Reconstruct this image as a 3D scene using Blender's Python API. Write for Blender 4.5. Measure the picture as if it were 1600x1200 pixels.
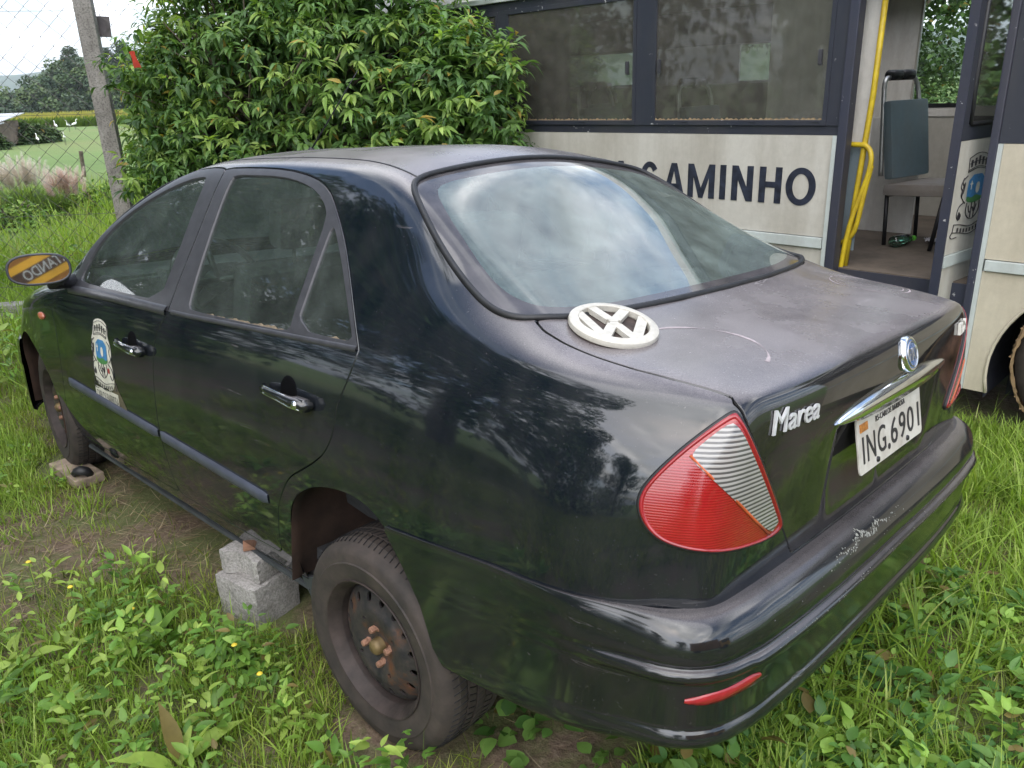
import bpy, bmesh, math, random
import numpy as np
from mathutils import Vector, Matrix
from mathutils.bvhtree import BVHTree
PI = math.pi
random.seed(7)
scene = bpy.context.scene
for o in list(bpy.data.objects): bpy.data.objects.remove(o)
COL = scene.collection
# ------------------------------------------------------------------ camera
CAM_H = 1.67
RWC = Matrix(((0.99932008, 0.03686984, 0.0), (-0.01272312, 0.34484737, -0.93857254), (-0.03460502, 0.93793438, 0.345082)))
cd = bpy.data.cameras.new('camera'); cam = bpy.data.objects.new('camera', cd); COL.objects.link(cam)
cd.sensor_width = 36.0; cd.lens = 36 * 1246.503 / 1600; cd.clip_start = 0.05; cd.clip_end = 12000
cam.matrix_world = Matrix.Translation((0, 0, CAM_H)) @ RWC.to_4x4()
scene.camera = cam
# ------------------------------------------------------------------ sky and sun
SUN_EL, SUN_AZ = 52.0, 205.0          # azimuth clockwise from +Y
world = bpy.data.worlds.new('World'); scene.world = world; world.use_nodes = True
wn = world.node_tree.nodes; wl = world.node_tree.links; wn.clear()
def wnode(t, **k):
    n = wn.new(t)
    for a, b in k.items(): setattr(n, a, b)
    return n
sky = wnode('ShaderNodeTexSky', sky_type='NISHITA', sun_disc=False)
sky.sun_elevation = math.radians(SUN_EL); sky.sun_rotation = math.radians(SUN_AZ)
sky.air_density = 1.0; sky.dust_density = 1.5
tc = wnode('ShaderNodeTexCoord')
# project the view direction on a flat cloud deck, so that clouds shrink towards the horizon
sep = wnode('ShaderNodeSeparateXYZ'); wl.new(tc.outputs['Generated'], sep.inputs[0])
mx = wnode('ShaderNodeMath', operation='MAXIMUM'); mx.inputs[1].default_value = 0.0; wl.new(sep.outputs['Z'], mx.inputs[0])
ad = wnode('ShaderNodeMath', operation='ADD'); ad.inputs[1].default_value = 0.16; wl.new(mx.outputs[0], ad.inputs[0])
dx = wnode('ShaderNodeMath', operation='DIVIDE'); wl.new(sep.outputs['X'], dx.inputs[0]); wl.new(ad.outputs[0], dx.inputs[1])
dy = wnode('ShaderNodeMath', operation='DIVIDE'); wl.new(sep.outputs['Y'], dy.inputs[0]); wl.new(ad.outputs[0], dy.inputs[1])
cb = wnode('ShaderNodeCombineXYZ'); wl.new(dx.outputs[0], cb.inputs[0]); wl.new(dy.outputs[0], cb.inputs[1])
mp = wnode('ShaderNodeMapping'); mp.inputs['Rotation'].default_value = (0, 0, 0.5); mp.inputs['Scale'].default_value = (1.9, 0.75, 1); wl.new(cb.outputs[0], mp.inputs[0])
nz = wnode('ShaderNodeTexNoise'); nz.inputs['Scale'].default_value = 0.9; nz.inputs['Detail'].default_value = 8; nz.inputs['Roughness'].default_value = 0.55; nz.inputs['Distortion'].default_value = 0.15
wl.new(mp.outputs[0], nz.inputs['Vector'])
rp = wnode('ShaderNodeValToRGB'); wl.new(nz.outputs['Fac'], rp.inputs[0])
rp.color_ramp.elements[0].position = 0.43; rp.color_ramp.elements[0].color = (0, 0, 0, 1)
rp.color_ramp.elements[1].position = 0.57; rp.color_ramp.elements[1].color = (1, 1, 1, 1)
# cloud brightness: thick grey bellies and bright edges
nz2 = wnode('ShaderNodeTexNoise'); nz2.inputs['Scale'].default_value = 1.7; nz2.inputs['Detail'].default_value = 6; nz2.inputs['Distortion'].default_value = 0.25
wl.new(mp.outputs[0], nz2.inputs['Vector'])
cr = wnode('ShaderNodeValToRGB'); wl.new(nz2.outputs['Fac'], cr.inputs[0])
cr.color_ramp.elements[0].position = 0.36; cr.color_ramp.elements[0].color = (3.8, 4.1, 4.4, 1)
cr.color_ramp.elements[1].position = 0.66; cr.color_ramp.elements[1].color = (12.0, 12.0, 12.3, 1)
e = cr.color_ramp.elements.new(0.52); e.color = (6.2, 6.6, 7.2, 1)
mixc = wnode('ShaderNodeMixRGB'); wl.new(rp.outputs[0], mixc.inputs[0]); wl.new(sky.outputs[0], mixc.inputs[1]); wl.new(cr.outputs[0], mixc.inputs[2])
bg = wnode('ShaderNodeBackground'); bg.inputs['Strength'].default_value = 0.12
wl.new(mixc.outputs[0], bg.inputs['Color'])
wo = wnode('ShaderNodeOutputWorld'); wl.new(bg.outputs[0], wo.inputs['Surface'])
sd = bpy.data.lights.new('sun', 'SUN'); sd.energy = 1.5; sd.angle = math.radians(95); sd.color = (1.0, 0.96, 0.9)
sun = bpy.data.objects.new('sun', sd); COL.objects.link(sun)
_a, _e = math.radians(SUN_AZ), math.radians(SUN_EL)
_d = Vector((math.sin(_a) * math.cos(_e), math.cos(_a) * math.cos(_e), math.sin(_e)))
sun.rotation_euler = _d.to_track_quat('Z', 'Y').to_euler()
scene.view_settings.view_transform = 'Standard'; scene.view_settings.look = 'None'
scene.view_settings.gamma = 1; scene.view_settings.exposure = 1.43
scene.render.engine = 'CYCLES'
scene.cycles.max_bounces = 8; scene.cycles.transparent_max_bounces = 16

# ------------------------------------------------------------------ helpers
def tag(o, label=None, cat=None, group=None, kind=None):
    if label: o['label'] = label
    if cat: o['category'] = cat
    if group: o['group'] = group
    if kind: o['kind'] = kind
    return o
def empty(name, loc=(0, 0, 0), rz=0, label=None, cat=None, group=None):
    o = bpy.data.objects.new(name, None); COL.objects.link(o)
    o.location = loc; o.rotation_euler = (0, 0, rz); o.empty_display_size = 0.2
    return tag(o, label, cat, group)
def mesh_obj(name, V, Fc, mat, parent=None, smooth=True, normals=None, mats=None, fmat=None):
    me = bpy.data.meshes.new(name)
    me.from_pydata([tuple(v) for v in V], [], [tuple(f) for f in Fc])
    for m in (mats or [mat]): me.materials.append(m)
    if fmat is not None: me.polygons.foreach_set('material_index', np.asarray(fmat, dtype=np.int32))
    me.polygons.foreach_set('use_smooth', np.full(len(me.polygons), bool(smooth)))
    me.update()
    if normals is not None: me.normals_split_custom_set_from_vertices([tuple(n) for n in normals])
    o = bpy.data.objects.new(name, me); COL.objects.link(o)
    if parent: o.parent = parent
    return o
class MB:
    """collects shapes for one mesh"""
    def __init__(s): s.V = []; s.F = []; s.fm = []; s.m = 0
    def add(s, V, F):
        b = len(s.V); s.V += [tuple(v) for v in V]; s.F += [tuple(i + b for i in f) for f in F]; s.fm += [s.m] * len(F); return s
    def box(s, c, size, rot=None, bev=0.0):
        bm = bmesh.new(); bmesh.ops.create_cube(bm, size=1)
        for v in bm.verts: v.co = Vector((v.co.x * size[0], v.co.y * size[1], v.co.z * size[2]))
        if bev > 0: bmesh.ops.bevel(bm, geom=list(bm.edges), offset=bev, segments=2, profile=0.7, affect='EDGES')
        bm.verts.index_update()
        M = (rot.to_3x3() if rot is not None else Matrix.Identity(3)); c = Vector(c)
        s.add([M @ v.co + c for v in bm.verts], [[v.index for v in f.verts] for f in bm.faces]); bm.free(); return s
    def tube(s, pts, r, n=10, cap=True, closed=False):
        pts = [Vector(p) for p in pts]; L = len(pts); rs = r if isinstance(r, (list, tuple)) else [r] * L
        V = []; F = []; up = None
        for i, p in enumerate(pts):
            a = pts[(i - 1) % L] if (i > 0 or closed) else p; b = pts[(i + 1) % L] if (i < L - 1 or closed) else p
            t = (b - a).normalized()
            if up is None: up = t.orthogonal().normalized()
            up = (up - t * up.dot(t)); up = up.normalized() if up.length > 1e-6 else t.orthogonal().normalized()
            w = t.cross(up)
            for k in range(n):
                q = 2 * PI * k / n; V.append(p + (up * math.cos(q) + w * math.sin(q)) * rs[i])
        for i in range(L if closed else L - 1):
            j = (i + 1) % L
            for k in range(n): F.append((i * n + k, i * n + (k + 1) % n, j * n + (k + 1) % n, j * n + k))
        if cap and not closed: F.append(tuple(reversed(range(n)))); F.append(tuple((L - 1) * n + k for k in range(n)))
        return s.add(V, F)
    def lathe(s, prof, c=(0, 0, 0), M=None, n=32, cap=False):
        """profile of (r, h), revolved about local z"""
        V = []; F = []; M = M or Matrix.Identity(3); c = Vector(c)
        for r, h in prof:
            for k in range(n): q = 2 * PI * k / n; V.append(c + M @ Vector((r * math.cos(q), r * math.sin(q), h)))
        for i in range(len(prof) - 1):
            for k in range(n): F.append((i * n + k, i * n + (k + 1) % n, (i + 1) * n + (k + 1) % n, (i + 1) * n + k))
        if cap: F.append(tuple(reversed(range(n)))); F.append(tuple((len(prof) - 1) * n + k for k in range(n)))
        return s.add(V, F)
    def prism(s, poly, a, b, M=None, c=(0, 0, 0)):
        """polygon (u, v) extruded from a to b along local z"""
        n = len(poly); M = M or Matrix.Identity(3); c = Vector(c)
        V = [c + M @ Vector((u, v, a)) for u, v in poly] + [c + M @ Vector((u, v, b)) for u, v in poly]
        F = [tuple(reversed(range(n))), tuple(n + i for i in range(n))] + [(i, (i + 1) % n, n + (i + 1) % n, n + i) for i in range(n)]
        return s.add(V, F)
    def grid(s, P):
        P = np.asarray(P, float); a, b = P.shape[:2]
        return s.add(P.reshape(-1, 3), [(i * b + j, i * b + j + 1, (i + 1) * b + j + 1, (i + 1) * b + j) for i in range(a - 1) for j in range(b - 1)])
    def build(s, name, mat, parent=None, smooth=False, mats=None):
        o = mesh_obj(name, s.V, s.F, mat, parent, smooth, mats=mats, fmat=s.fm if mats else None)
        if smooth == 'auto': autosmooth(o)
        return o
def autosmooth(o, ang=35):
    me = o.data; bm = bmesh.new(); bm.from_mesh(me)
    for e in bm.edges:
        e.smooth = len(e.link_faces) == 2 and e.calc_face_angle(3.0) < math.radians(ang)
    for f in bm.faces: f.smooth = True
    bm.to_mesh(me); bm.free()
def pchip(xk, yk, x):
    xk = np.asarray(xk, float); yk = np.asarray(yk, float); h = np.diff(xk); d = np.diff(yk) / h
    m = np.zeros(len(xk)); m[0] = d[0]; m[-1] = d[-1]
    for i in range(1, len(xk) - 1):
        if d[i - 1] * d[i] > 0:
            w1 = 2 * h[i] + h[i - 1]; w2 = h[i] + 2 * h[i - 1]; m[i] = (w1 + w2) / (w1 / d[i - 1] + w2 / d[i])
    x = np.clip(x, xk[0], xk[-1]); i = np.clip(np.searchsorted(xk, x) - 1, 0, len(h) - 1); t = (x - xk[i]) / h[i]
    return (yk[i] * (1 + 2 * t) * (1 - t) ** 2 + h[i] * m[i] * t * (1 - t) ** 2 + yk[i + 1] * t * t * (3 - 2 * t) + h[i] * m[i + 1] * t * t * (t - 1))
def cspline(xk, yk, x):
    """natural-ish cubic through knots (catmull-rom on uneven knots)"""
    xk = np.asarray(xk, float); yk = np.asarray(yk, float); h = np.diff(xk); d = np.diff(yk) / h
    m = np.zeros(len(xk)); m[0] = d[0]; m[-1] = d[-1]
    for i in range(1, len(xk) - 1): m[i] = (h[i] * d[i - 1] + h[i - 1] * d[i]) / (h[i] + h[i - 1])
    x = np.clip(x, xk[0], xk[-1]); i = np.clip(np.searchsorted(xk, x) - 1, 0, len(h) - 1); t = (x - xk[i]) / h[i]
    return (yk[i] * (1 + 2 * t) * (1 - t) ** 2 + h[i] * m[i] * t * (1 - t) ** 2 + yk[i + 1] * t * t * (3 - 2 * t) + h[i] * m[i + 1] * t * t * (t - 1))
def chaikin(P, it=2, closed=True):
    P = np.asarray(P, float)
    for _ in range(it):
        if closed:
            Q = np.roll(P, -1, 0); P = np.stack([P * .75 + Q * .25, P * .25 + Q * .75], 1).reshape(-1, P.shape[1])
        else:
            A = P[:-1] * .75 + P[1:] * .25; B = P[:-1] * .25 + P[1:] * .75
            P = np.vstack([P[:1], np.stack([A, B], 1).reshape(-1, P.shape[1]), P[-1:]])
    return P
def sdf_poly(P, A):
    """signed distance (positive inside) of points A (n,2) to closed polygon P"""
    P = np.asarray(P, float); Q = np.roll(P, -1, 0); best = np.full(len(A), 1e9); ins = np.zeros(len(A), bool)
    for p, q in zip(P, Q):
        e = q - p; w = A - p; t = np.clip((w @ e) / max(e @ e, 1e-12), 0, 1); d = w - t[:, None] * e
        best = np.minimum(best, np.hypot(d[:, 0], d[:, 1]))
        c = (p[1] > A[:, 1]) != (q[1] > A[:, 1])
        if q[1] != p[1]:
            xi = (q[0] - p[0]) * (A[:, 1] - p[1]) / (q[1] - p[1]) + p[0]; ins ^= c & (A[:, 0] < xi)
    return np.where(ins, best, -best)
def text_mesh(body, size, font_scale=(1, 1), extrude=0.0, shear=0.0, bevel=0.0, align='CENTER', weight=0.0, spacing=1.0):
    cu = bpy.data.curves.new('t', 'FONT'); cu.body = body; cu.size = size; cu.extrude = extrude; cu.shear = shear; cu.bevel_depth = bevel
    cu.align_x = align; cu.align_y = 'CENTER'; cu.offset = weight; cu.resolution_u = 4; cu.space_character = spacing
    o = bpy.data.objects.new('t', cu); COL.objects.link(o)
    dg = bpy.context.evaluated_depsgraph_get(); me = bpy.data.meshes.new_from_object(o.evaluated_get(dg))
    V = [Vector((v.co.x * font_scale[0], v.co.y * font_scale[1], v.co.z)) for v in me.vertices]; F = [tuple(p.vertices) for p in me.polygons]
    bpy.data.objects.remove(o); bpy.data.meshes.remove(me)
    return V, F
# ------------------------------------------------------------------ materials
def new_mat(name):
    m = bpy.data.materials.new(name); m.use_nodes = True; nt = m.node_tree
    return m, nt, nt.nodes['Principled BSDF']
def N(nt, t, **k):
    n = nt.nodes.new(t)
    for a, b in k.items():
        if a in n.inputs and not hasattr(type(n), a): n.inputs[a].default_value = b
        else: setattr(n, a, b)
    return n
def noise(nt, scale, detail=4, rough=0.55, vec=None, dist=0.0, stretch=None, coord='Object'):
    n = nt.nodes.new('ShaderNodeTexNoise'); n.inputs['Scale'].default_value = scale; n.inputs['Detail'].default_value = detail
    n.inputs['Roughness'].default_value = rough; n.inputs['Distortion'].default_value = dist
    t = nt.nodes.new('ShaderNodeTexCoord'); src = t.outputs[coord]
    if stretch:
        mp = nt.nodes.new('ShaderNodeMapping'); mp.inputs['Scale'].default_value = stretch; nt.links.new(src, mp.inputs[0]); src = mp.outputs[0]
    nt.links.new(src, n.inputs['Vector']); return n
def ramp(nt, src, stops):
    r = nt.nodes.new('ShaderNodeValToRGB'); nt.links.new(src, r.inputs[0]); el = r.color_ramp.elements
    while len(el) < len(stops): el.new(0.5)
    for e, (p, c) in zip(el, stops):
        e.position = p; e.color = (c, c, c, 1) if isinstance(c, (int, float)) else (*c, 1)
    return r
def mixc(nt, fac, a, b, mode='MIX'):
    n = nt.nodes.new('ShaderNodeMixRGB'); n.blend_type = mode
    for i, v in ((0, fac), (1, a), (2, b)):
        if isinstance(v, (int, float)): n.inputs[i].default_value = v if i == 0 else (v, v, v, 1)
        elif isinstance(v, tuple): n.inputs[i].default_value = (*v, 1)
        else: nt.links.new(v, n.inputs[i])
    return n.outputs[0]
def math_(nt, op, a, b=None, clamp=False):
    n = nt.nodes.new('ShaderNodeMath'); n.operation = op; n.use_clamp = clamp
    for i, v in ((0, a), (1, b)):
        if v is None: continue
        if isinstance(v, (int, float)): n.inputs[i].default_value = v
        else: nt.links.new(v, n.inputs[i])
    return n.outputs[0]
def bump(nt, b, h, strength=0.3, dist=0.01):
    n = nt.nodes.new('ShaderNodeBump'); n.inputs['Strength'].default_value = strength; n.inputs['Distance'].default_value = dist
    nt.links.new(h, n.inputs['Height']); nt.links.new(n.outputs[0], b.inputs['Normal']); return n
def simple(name, col, rough=0.5, metal=0.0, var=0.25, nscale=12, bmp=0.0, bscale=60, spec=None, coat=0.0):
    m, nt, b = new_mat(name)
    n = noise(nt, nscale, 6); lo = tuple(c * (1 - var) for c in col); hi = tuple(min(1, c * (1 + var)) for c in col)
    r = ramp(nt, n.outputs['Fac'], [(0.3, lo), (0.7, hi)]); nt.links.new(r.outputs[0], b.inputs['Base Color'])
    b.inputs['Roughness'].default_value = rough; b.inputs['Metallic'].default_value = metal
    if coat: b.inputs['Coat Weight'].default_value = coat
    if spec is not None: b.inputs['Specular IOR Level'].default_value = spec
    if bmp: bump(nt, b, noise(nt, bscale, 5).outputs['Fac'], bmp, 0.005)
    return m
# ------------------------------------------------------------------ the car, in its own frame: x forward from the tail, y to its left, z up
CAR_R = Matrix(((-0.71145773, -0.7026359, 0.01143211), (0.70132862, -0.70891962, 0.07464011), (-0.04434037, 0.06112095, 0.997145)))
CAR_T = Vector((0.92600829, 1.64131568, 0.13325217))
# each row: knots (x, y, z) running along the car
ROWS = [
 [(.10,.66,.34),(.25,.74,.31),(.6,.79,.26),(1.1,.79,.19),(1.5,.79,.165),(2.4,.79,.165),(3.3,.79,.17),(3.8,.79,.2),(4.1,.74,.24),(4.32,.62,.28)],
 [(.10,.70,.42),(.25,.80,.40),(.6,.845,.36),(1.1,.845,.30),(1.5,.832,.265),(2.4,.832,.262),(3.3,.835,.27),(3.8,.83,.30),(4.1,.77,.34),(4.35,.63,.36)],
 [(.10,.72,.52),(.25,.815,.51),(.6,.855,.48),(1.1,.858,.45),(1.6,.853,.43),(2.4,.854,.43),(3.3,.857,.43),(3.8,.845,.45),(4.1,.79,.47),(4.37,.64,.48)],
 [(.10,.73,.62),(.25,.82,.62),(.6,.857,.61),(1.1,.866,.60),(1.6,.862,.60),(2.4,.861,.60),(3.3,.863,.595),(3.8,.848,.59),(4.1,.79,.58),(4.36,.64,.57)],
 [(.10,.73,.745),(.25,.81,.75),(.6,.845,.76),(1.1,.852,.77),(1.6,.854,.765),(2.4,.854,.755),(3.3,.853,.74),(3.8,.83,.70),(4.1,.76,.66),(4.33,.61,.62)],
 [(.10,.715,.835),(.25,.785,.845),(.45,.815,.86),(.8,.832,.875),(1.2,.836,.88),(1.8,.838,.87),(2.4,.84,.86),(3.0,.842,.85),(3.4,.85,.815),(3.8,.83,.765),(4.1,.735,.70),(4.31,.59,.65)],
 [(.10,.695,.885),(.25,.758,.905),(.45,.787,.927),(.8,.806,.948),(1.2,.812,.957),(1.8,.816,.947),(2.4,.822,.935),(3.0,.828,.915),(3.4,.838,.872),(3.8,.81,.80),(4.1,.715,.725),(4.29,.57,.67)],
 [(.10,.675,.925),(.25,.722,.948),(.45,.752,.972),(.62,.757,.998),(.8,.752,1.033),(.95,.742,1.062),(1.15,.73,1.09),(1.35,.72,1.115),(2.0,.712,1.125),(2.4,.717,1.105),(2.6,.728,1.075),(2.85,.762,1.02),(3.0,.785,.98),(3.15,.80,.93),(3.4,.806,.892),(3.8,.78,.82),(4.1,.69,.742),(4.28,.545,.685)],
 [(.10,.65,.952),(.25,.685,.975),(.45,.71,1.0),(.62,.708,1.035),(.8,.69,1.092),(.95,.668,1.15),(1.15,.636,1.224),(1.35,.615,1.278),(1.6,.604,1.300),(2.0,.60,1.303),(2.4,.613,1.288),(2.6,.645,1.232),(2.85,.71,1.13),(3.0,.75,1.055),(3.15,.775,.955),(3.4,.772,.905),(3.8,.738,.838),(4.1,.655,.757),(4.27,.52,.695)],
 [(.10,.615,.968),(.25,.645,.99),(.45,.655,1.012),(.62,.645,1.068),(.8,.618,1.148),(.95,.594,1.230),(1.15,.563,1.330),(1.3,.548,1.367),(1.6,.540,1.389),(2.0,.537,1.394),(2.4,.546,1.376),(2.6,.585,1.322),(2.85,.662,1.212),(3.0,.715,1.118),(3.15,.765,1.0),(3.4,.74,.918),(3.8,.70,.85),(4.1,.615,.772),(4.26,.49,.705)],
]
FR = [.9, .7, .46, .23, 0.0]           # top columns as fractions of the rail's y
# extra height above the rail row at each of those fractions, along x
CROWN = [(.10,.003,.008,.013,.016,.017),(.25,.004,.010,.017,.020,.021),(.45,.003,.010,.018,.022,.024),(.62,.010,.016,.022,.026,.028),(.8,.014,.020,.027,.033,.035),(.95,.014,.022,.034,.042,.045),
 (1.15,.014,.030,.044,.054,.058),(1.3,.016,.034,.050,.058,.062),(1.6,.016,.033,.046,.053,.056),(2.0,.016,.032,.043,.049,.052),(2.4,.016,.033,.050,.060,.064),(2.6,.014,.032,.052,.067,.072),(2.85,.012,.03,.050,.060,.063),
 (3.0,.010,.028,.046,.056,.06),(3.15,.008,.028,.046,.056,.06),(3.4,.008,.026,.046,.058,.064),(3.8,.010,.026,.044,.052,.055),(4.1,.010,.02,.03,.036,.038),(4.26,.006,.012,.018,.022,.024)]
XS = [.10,.17,.25,.34,.44,.53,.62,.71,.80,.88,.96,1.05,1.14,1.22,1.30,1.40,1.5,1.62,1.78,1.95,2.12,2.28,2.42,2.52,2.62,2.74,2.86,2.96,3.06,3.15,3.25,3.38,3.52,3.68,3.84,3.98,4.1,4.2,4.28]
def rowpt(r, x):
    k = ROWS[r]; xs = [p[0] for p in k]
    X0, X1 = xs[0], xs[-1]; xx = X0 + (x - XS[0]) / (XS[-1] - XS[0]) * (X1 - X0) if x > 3.9 or x < XS[0] else x
    if x > 3.9: xx = 3.9 + (x - 3.9) / (XS[-1] - 3.9) * (X1 - 3.9)
    return np.array([xx, float(cspline(xs, [p[1] for p in k], xx)), float(cspline(xs, [p[2] for p in k], xx))])
def crown(j, x):
    return float(cspline([c[0] for c in CROWN], [c[1 + j] for c in CROWN], x))
def body_cage():
    V = []; F = []; key = {}
    def vid(p):
        k = tuple(np.round(p, 5)); 
        if k not in key: key[k] = len(V); V.append(k)
        return key[k]
    R = len(ROWS); side = [[rowpt(r, x) for r in range(R)] for x in XS]
    top = []
    for i, x in enumerate(XS):
        rail = side[i][-1]
        top.append([rail] + [np.array([rail[0] - (0.045 * (1 - f * f) if x > 4.2 else 0) * -1 - (0.022 * (1 - f * f) if i == 0 else 0), rail[1] * f, rail[2] + crown(j, rail[0])]) for j, f in enumerate(FR)])
    for i in range(len(XS) - 1):
        for r in range(R - 1): F.append([vid(side[i][r]), vid(side[i][r + 1]), vid(side[i + 1][r + 1]), vid(side[i + 1][r])])
        for j in range(len(FR)): F.append([vid(top[i][j]), vid(top[i][j + 1]), vid(top[i + 1][j + 1]), vid(top[i + 1][j])])
    # rear and front faces
    for e, idx, bul in ((0, 0, -1), (1, -1, 1)):
        G = []
        for r in range(R):
            s = side[idx][r]; row = [s]
            for j, f in enumerate(FR):
                if r == R - 1: row.append(top[idx][j + 1]); continue
                if e == 0:
                    zf = s[2]; xin = float(np.interp(zf, [.34, .5, .62, .75, .85, .89, .93, .96, .97], [.095, .085, .072, .060, .046, .043, .046, .058, .078]))
                    edge = s[0]; x = xin + (edge - xin) * (0.55 * f ** 6 + 0.45 * f ** 2) * 1.0
                else:
                    x = s[0] + 0.07 * (1 - f ** 2)
                row.append(np.array([x, s[1] * f, s[2] + (top[idx][j + 1][2] - side[idx][-1][2]) * (r / (R - 1)) ** 3]))
            G.append(row)
        for r in range(R - 1):
            for j in range(len(FR)):
                q = [vid(G[r][j]), vid(G[r][j + 1]), vid(G[r + 1][j + 1]), vid(G[r + 1][j])]
                F.append(q if e == 0 else q[::-1])
    return V, F
def subdiv(V, F, lv):
    """catmull-clark of the half body mirrored, keep the left half"""
    bm = bmesh.new(); vs = [bm.verts.new(v) for v in V]
    mv = [v if abs(V[i][1]) < 1e-6 else bm.verts.new((V[i][0], -V[i][1], V[i][2])) for i, v in enumerate(vs)]
    for f in F:
        bm.faces.new([vs[i] for i in f]); bm.faces.new([mv[i] for i in reversed(f)])
    me = bpy.data.meshes.new('t'); bm.to_mesh(me); bm.free()
    o = bpy.data.objects.new('t', me); COL.objects.link(o); md = o.modifiers.new('s', 'SUBSURF'); md.levels = lv; md.render_levels = lv
    dg = bpy.context.evaluated_depsgraph_get(); m2 = bpy.data.meshes.new_from_object(o.evaluated_get(dg))
    n = len(m2.vertices); co = np.zeros(n * 3); m2.vertices.foreach_get('co', co); co = co.reshape(-1, 3)
    no = np.array([v.normal[:] for v in m2.vertices])
    keep = co[:, 1] > -1e-5; faces = [tuple(p.vertices) for p in m2.polygons if all(keep[i] for i in p.vertices)]
    bpy.data.objects.remove(o); bpy.data.meshes.remove(m2)
    used = sorted(set(i for f in faces for i in f)); mp = {a: b for b, a in enumerate(used)}
    return co[used], no[used], [tuple(mp[i] for i in f) for f in faces]
_V, _F = body_cage()
BV, BN, BF = subdiv(_V, _F, 3)
def _ss(t): t = np.clip(t, 0, 1); return t * t * (3 - 2 * t)
_w = _ss((.300 - BV[:, 1]) / .035 + .5) * _ss((.838 - BV[:, 2]) / .02 + .5) * _ss((BV[:, 2] - .665) / .15 + .5) * (BV[:, 0] < .12)
BV[:, 0] += .024 * _w
_fn = np.zeros_like(BV)
for _f in BF:
    _n = np.cross(BV[_f[2]] - BV[_f[0]], BV[_f[3 if len(_f) > 3 else 1]] - BV[_f[1 if len(_f) > 3 else 0]])
    for _i in _f: _fn[_i] += _n
_fn /= np.linalg.norm(_fn, axis=1, keepdims=True) + 1e-12
_fn *= np.sign((_fn * BN).sum(1))[:, None]
_m = (BV[:, 0] < .14) & (BV[:, 1] > .01) & (BV[:, 1] < .5) & (BV[:, 2] > .60) & (BV[:, 2] < .9); BN[_m] = _fn[_m]
_c = BV.mean(0)
if np.einsum('ij,ij->i', BN, BV - np.array([2.2, 0, .6])).mean() < 0:
    BN = -BN; BF = [f[::-1] for f in BF]
BODY_BVH = BVHTree.FromPolygons([tuple(v) for v in BV] + [(v[0], -v[1], v[2]) for v in BV], [tuple(f) for f in BF] + [tuple(len(BV) + i for i in reversed(f)) for f in BF])
def clip(V, Nn, F, val):
    """split polygons by the sign of val; returns V, N, inside faces, outside faces, cut edges of the inside faces, of the outside faces"""
    V = list(map(tuple, V)); Nn = list(map(tuple, Nn)); Fi = []; Fo = []; ce = {}; Ei = []; Eo = []; n0 = len(V)
    val = list(val)
    def cut(a, b):
        k = (a, b) if a < b else (b, a)
        if k not in ce:
            a, b = k; t = val[a] / (val[a] - val[b]); t = min(max(t, 0.02), 0.98)
            p = tuple(V[a][i] + (V[b][i] - V[a][i]) * t for i in range(3)); n = Vector([Nn[a][i] + (Nn[b][i] - Nn[a][i]) * t for i in range(3)]).normalized()
            ce[k] = len(V); V.append(p); Nn.append(tuple(n)); val.append(0.0)
        return ce[k]
    for f in F:
        s = [val[i] > 0 for i in f]
        if all(s): Fi.append(f); continue
        if not any(s): Fo.append(f); continue
        A = []; B = []; n = len(f)
        for k in range(n):
            a, b = f[k], f[(k + 1) % n]
            (A if s[k] else B).append(a)
            if s[k] != s[(k + 1) % n]:
                c = cut(a, b); A.append(c); B.append(c)
        if len(A) > 2: Fi.append(tuple(A))
        if len(B) > 2: Fo.append(tuple(B))
        for L, E in ((A, Ei), (B, Eo)):
            m = len(L)
            for k in range(m):
                if L[k] >= n0 and L[(k + 1) % m] >= n0: E.append((L[k], L[(k + 1) % m]))
    return V, Nn, Fi, Fo, Ei, Eo
class Surf:
    """faces of the left half body, with the cut edges that get a folded flange"""
    def __init__(s, V, Nn, F): s.V = V; s.N = Nn; s.F = F; s.E = []
def take(S, field, gap=0.0, flange=0.014):
    """cut the region field>0 out of S; returns the region, S keeps the rest, a gap stays open between them"""
    A = np.asarray(S.V, float)
    val = field(A)
    V, Nn, Fi, _, Ei, _ = clip(S.V, S.N, S.F, val - gap / 2)
    R = Surf(V, Nn, Fi); R.E = Ei if flange else []; R.fl = flange
    V, Nn, _, Fo, _, Eo = clip(S.V, S.N, S.F, val + gap / 2)
    old = S.E; S.V = V; S.N = Nn; S.F = Fo; S.E = old + (Eo if flange else []); S.fl = 0.014
    R.E += [e for e in old if e[0] < len(R.V) and e[1] < len(R.V)] if False else []
    return R
def surf_arrays(S, off=0.0, flange=True, side=1):
    V = []; Nn = []; F = []; mp = {}
    for f in S.F:
        g = []
        for i in f:
            if i not in mp:
                mp[i] = len(V); p = S.V[i]; n = S.N[i]; V.append(tuple(p[k] + n[k] * off for k in range(3))); Nn.append(n)
            g.append(mp[i])
        F.append(tuple(g))
    if flange and S.E:
        d = getattr(S, 'fl', .014)
        for a, b in S.E:
            pa, pb = Vector(S.V[a]), Vector(S.V[b]); na, nb = Vector(S.N[a]), Vector(S.N[b])
            t = (pb - pa)
            if t.length < 1e-6: continue
            out = t.cross(na).normalized(); k = len(V)
            # a small rolled edge: bend then run inwards
            ma = (na + out).normalized(); mb = (nb + out).normalized()
            P = [pa + na * off, pb + nb * off, pb + nb * (off - .0015) + out * .0008, pa + na * (off - .0015) + out * .0008, pb - nb * (d - off) + out * .0008, pa - na * (d - off) + out * .0008]
            V += [tuple(q) for q in P]; Nn += [tuple(q) for q in (na, nb, mb, ma, out, out)]
            F.append((k + 1, k, k + 3, k + 2)); F.append((k + 2, k + 3, k + 5, k + 4))
    if side < 0:
        V = [(x, -y, z) for x, y, z in V]; Nn = [(x, -y, z) for x, y, z in Nn]; F = [f[::-1] for f in F]
    return V, Nn, F
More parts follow.
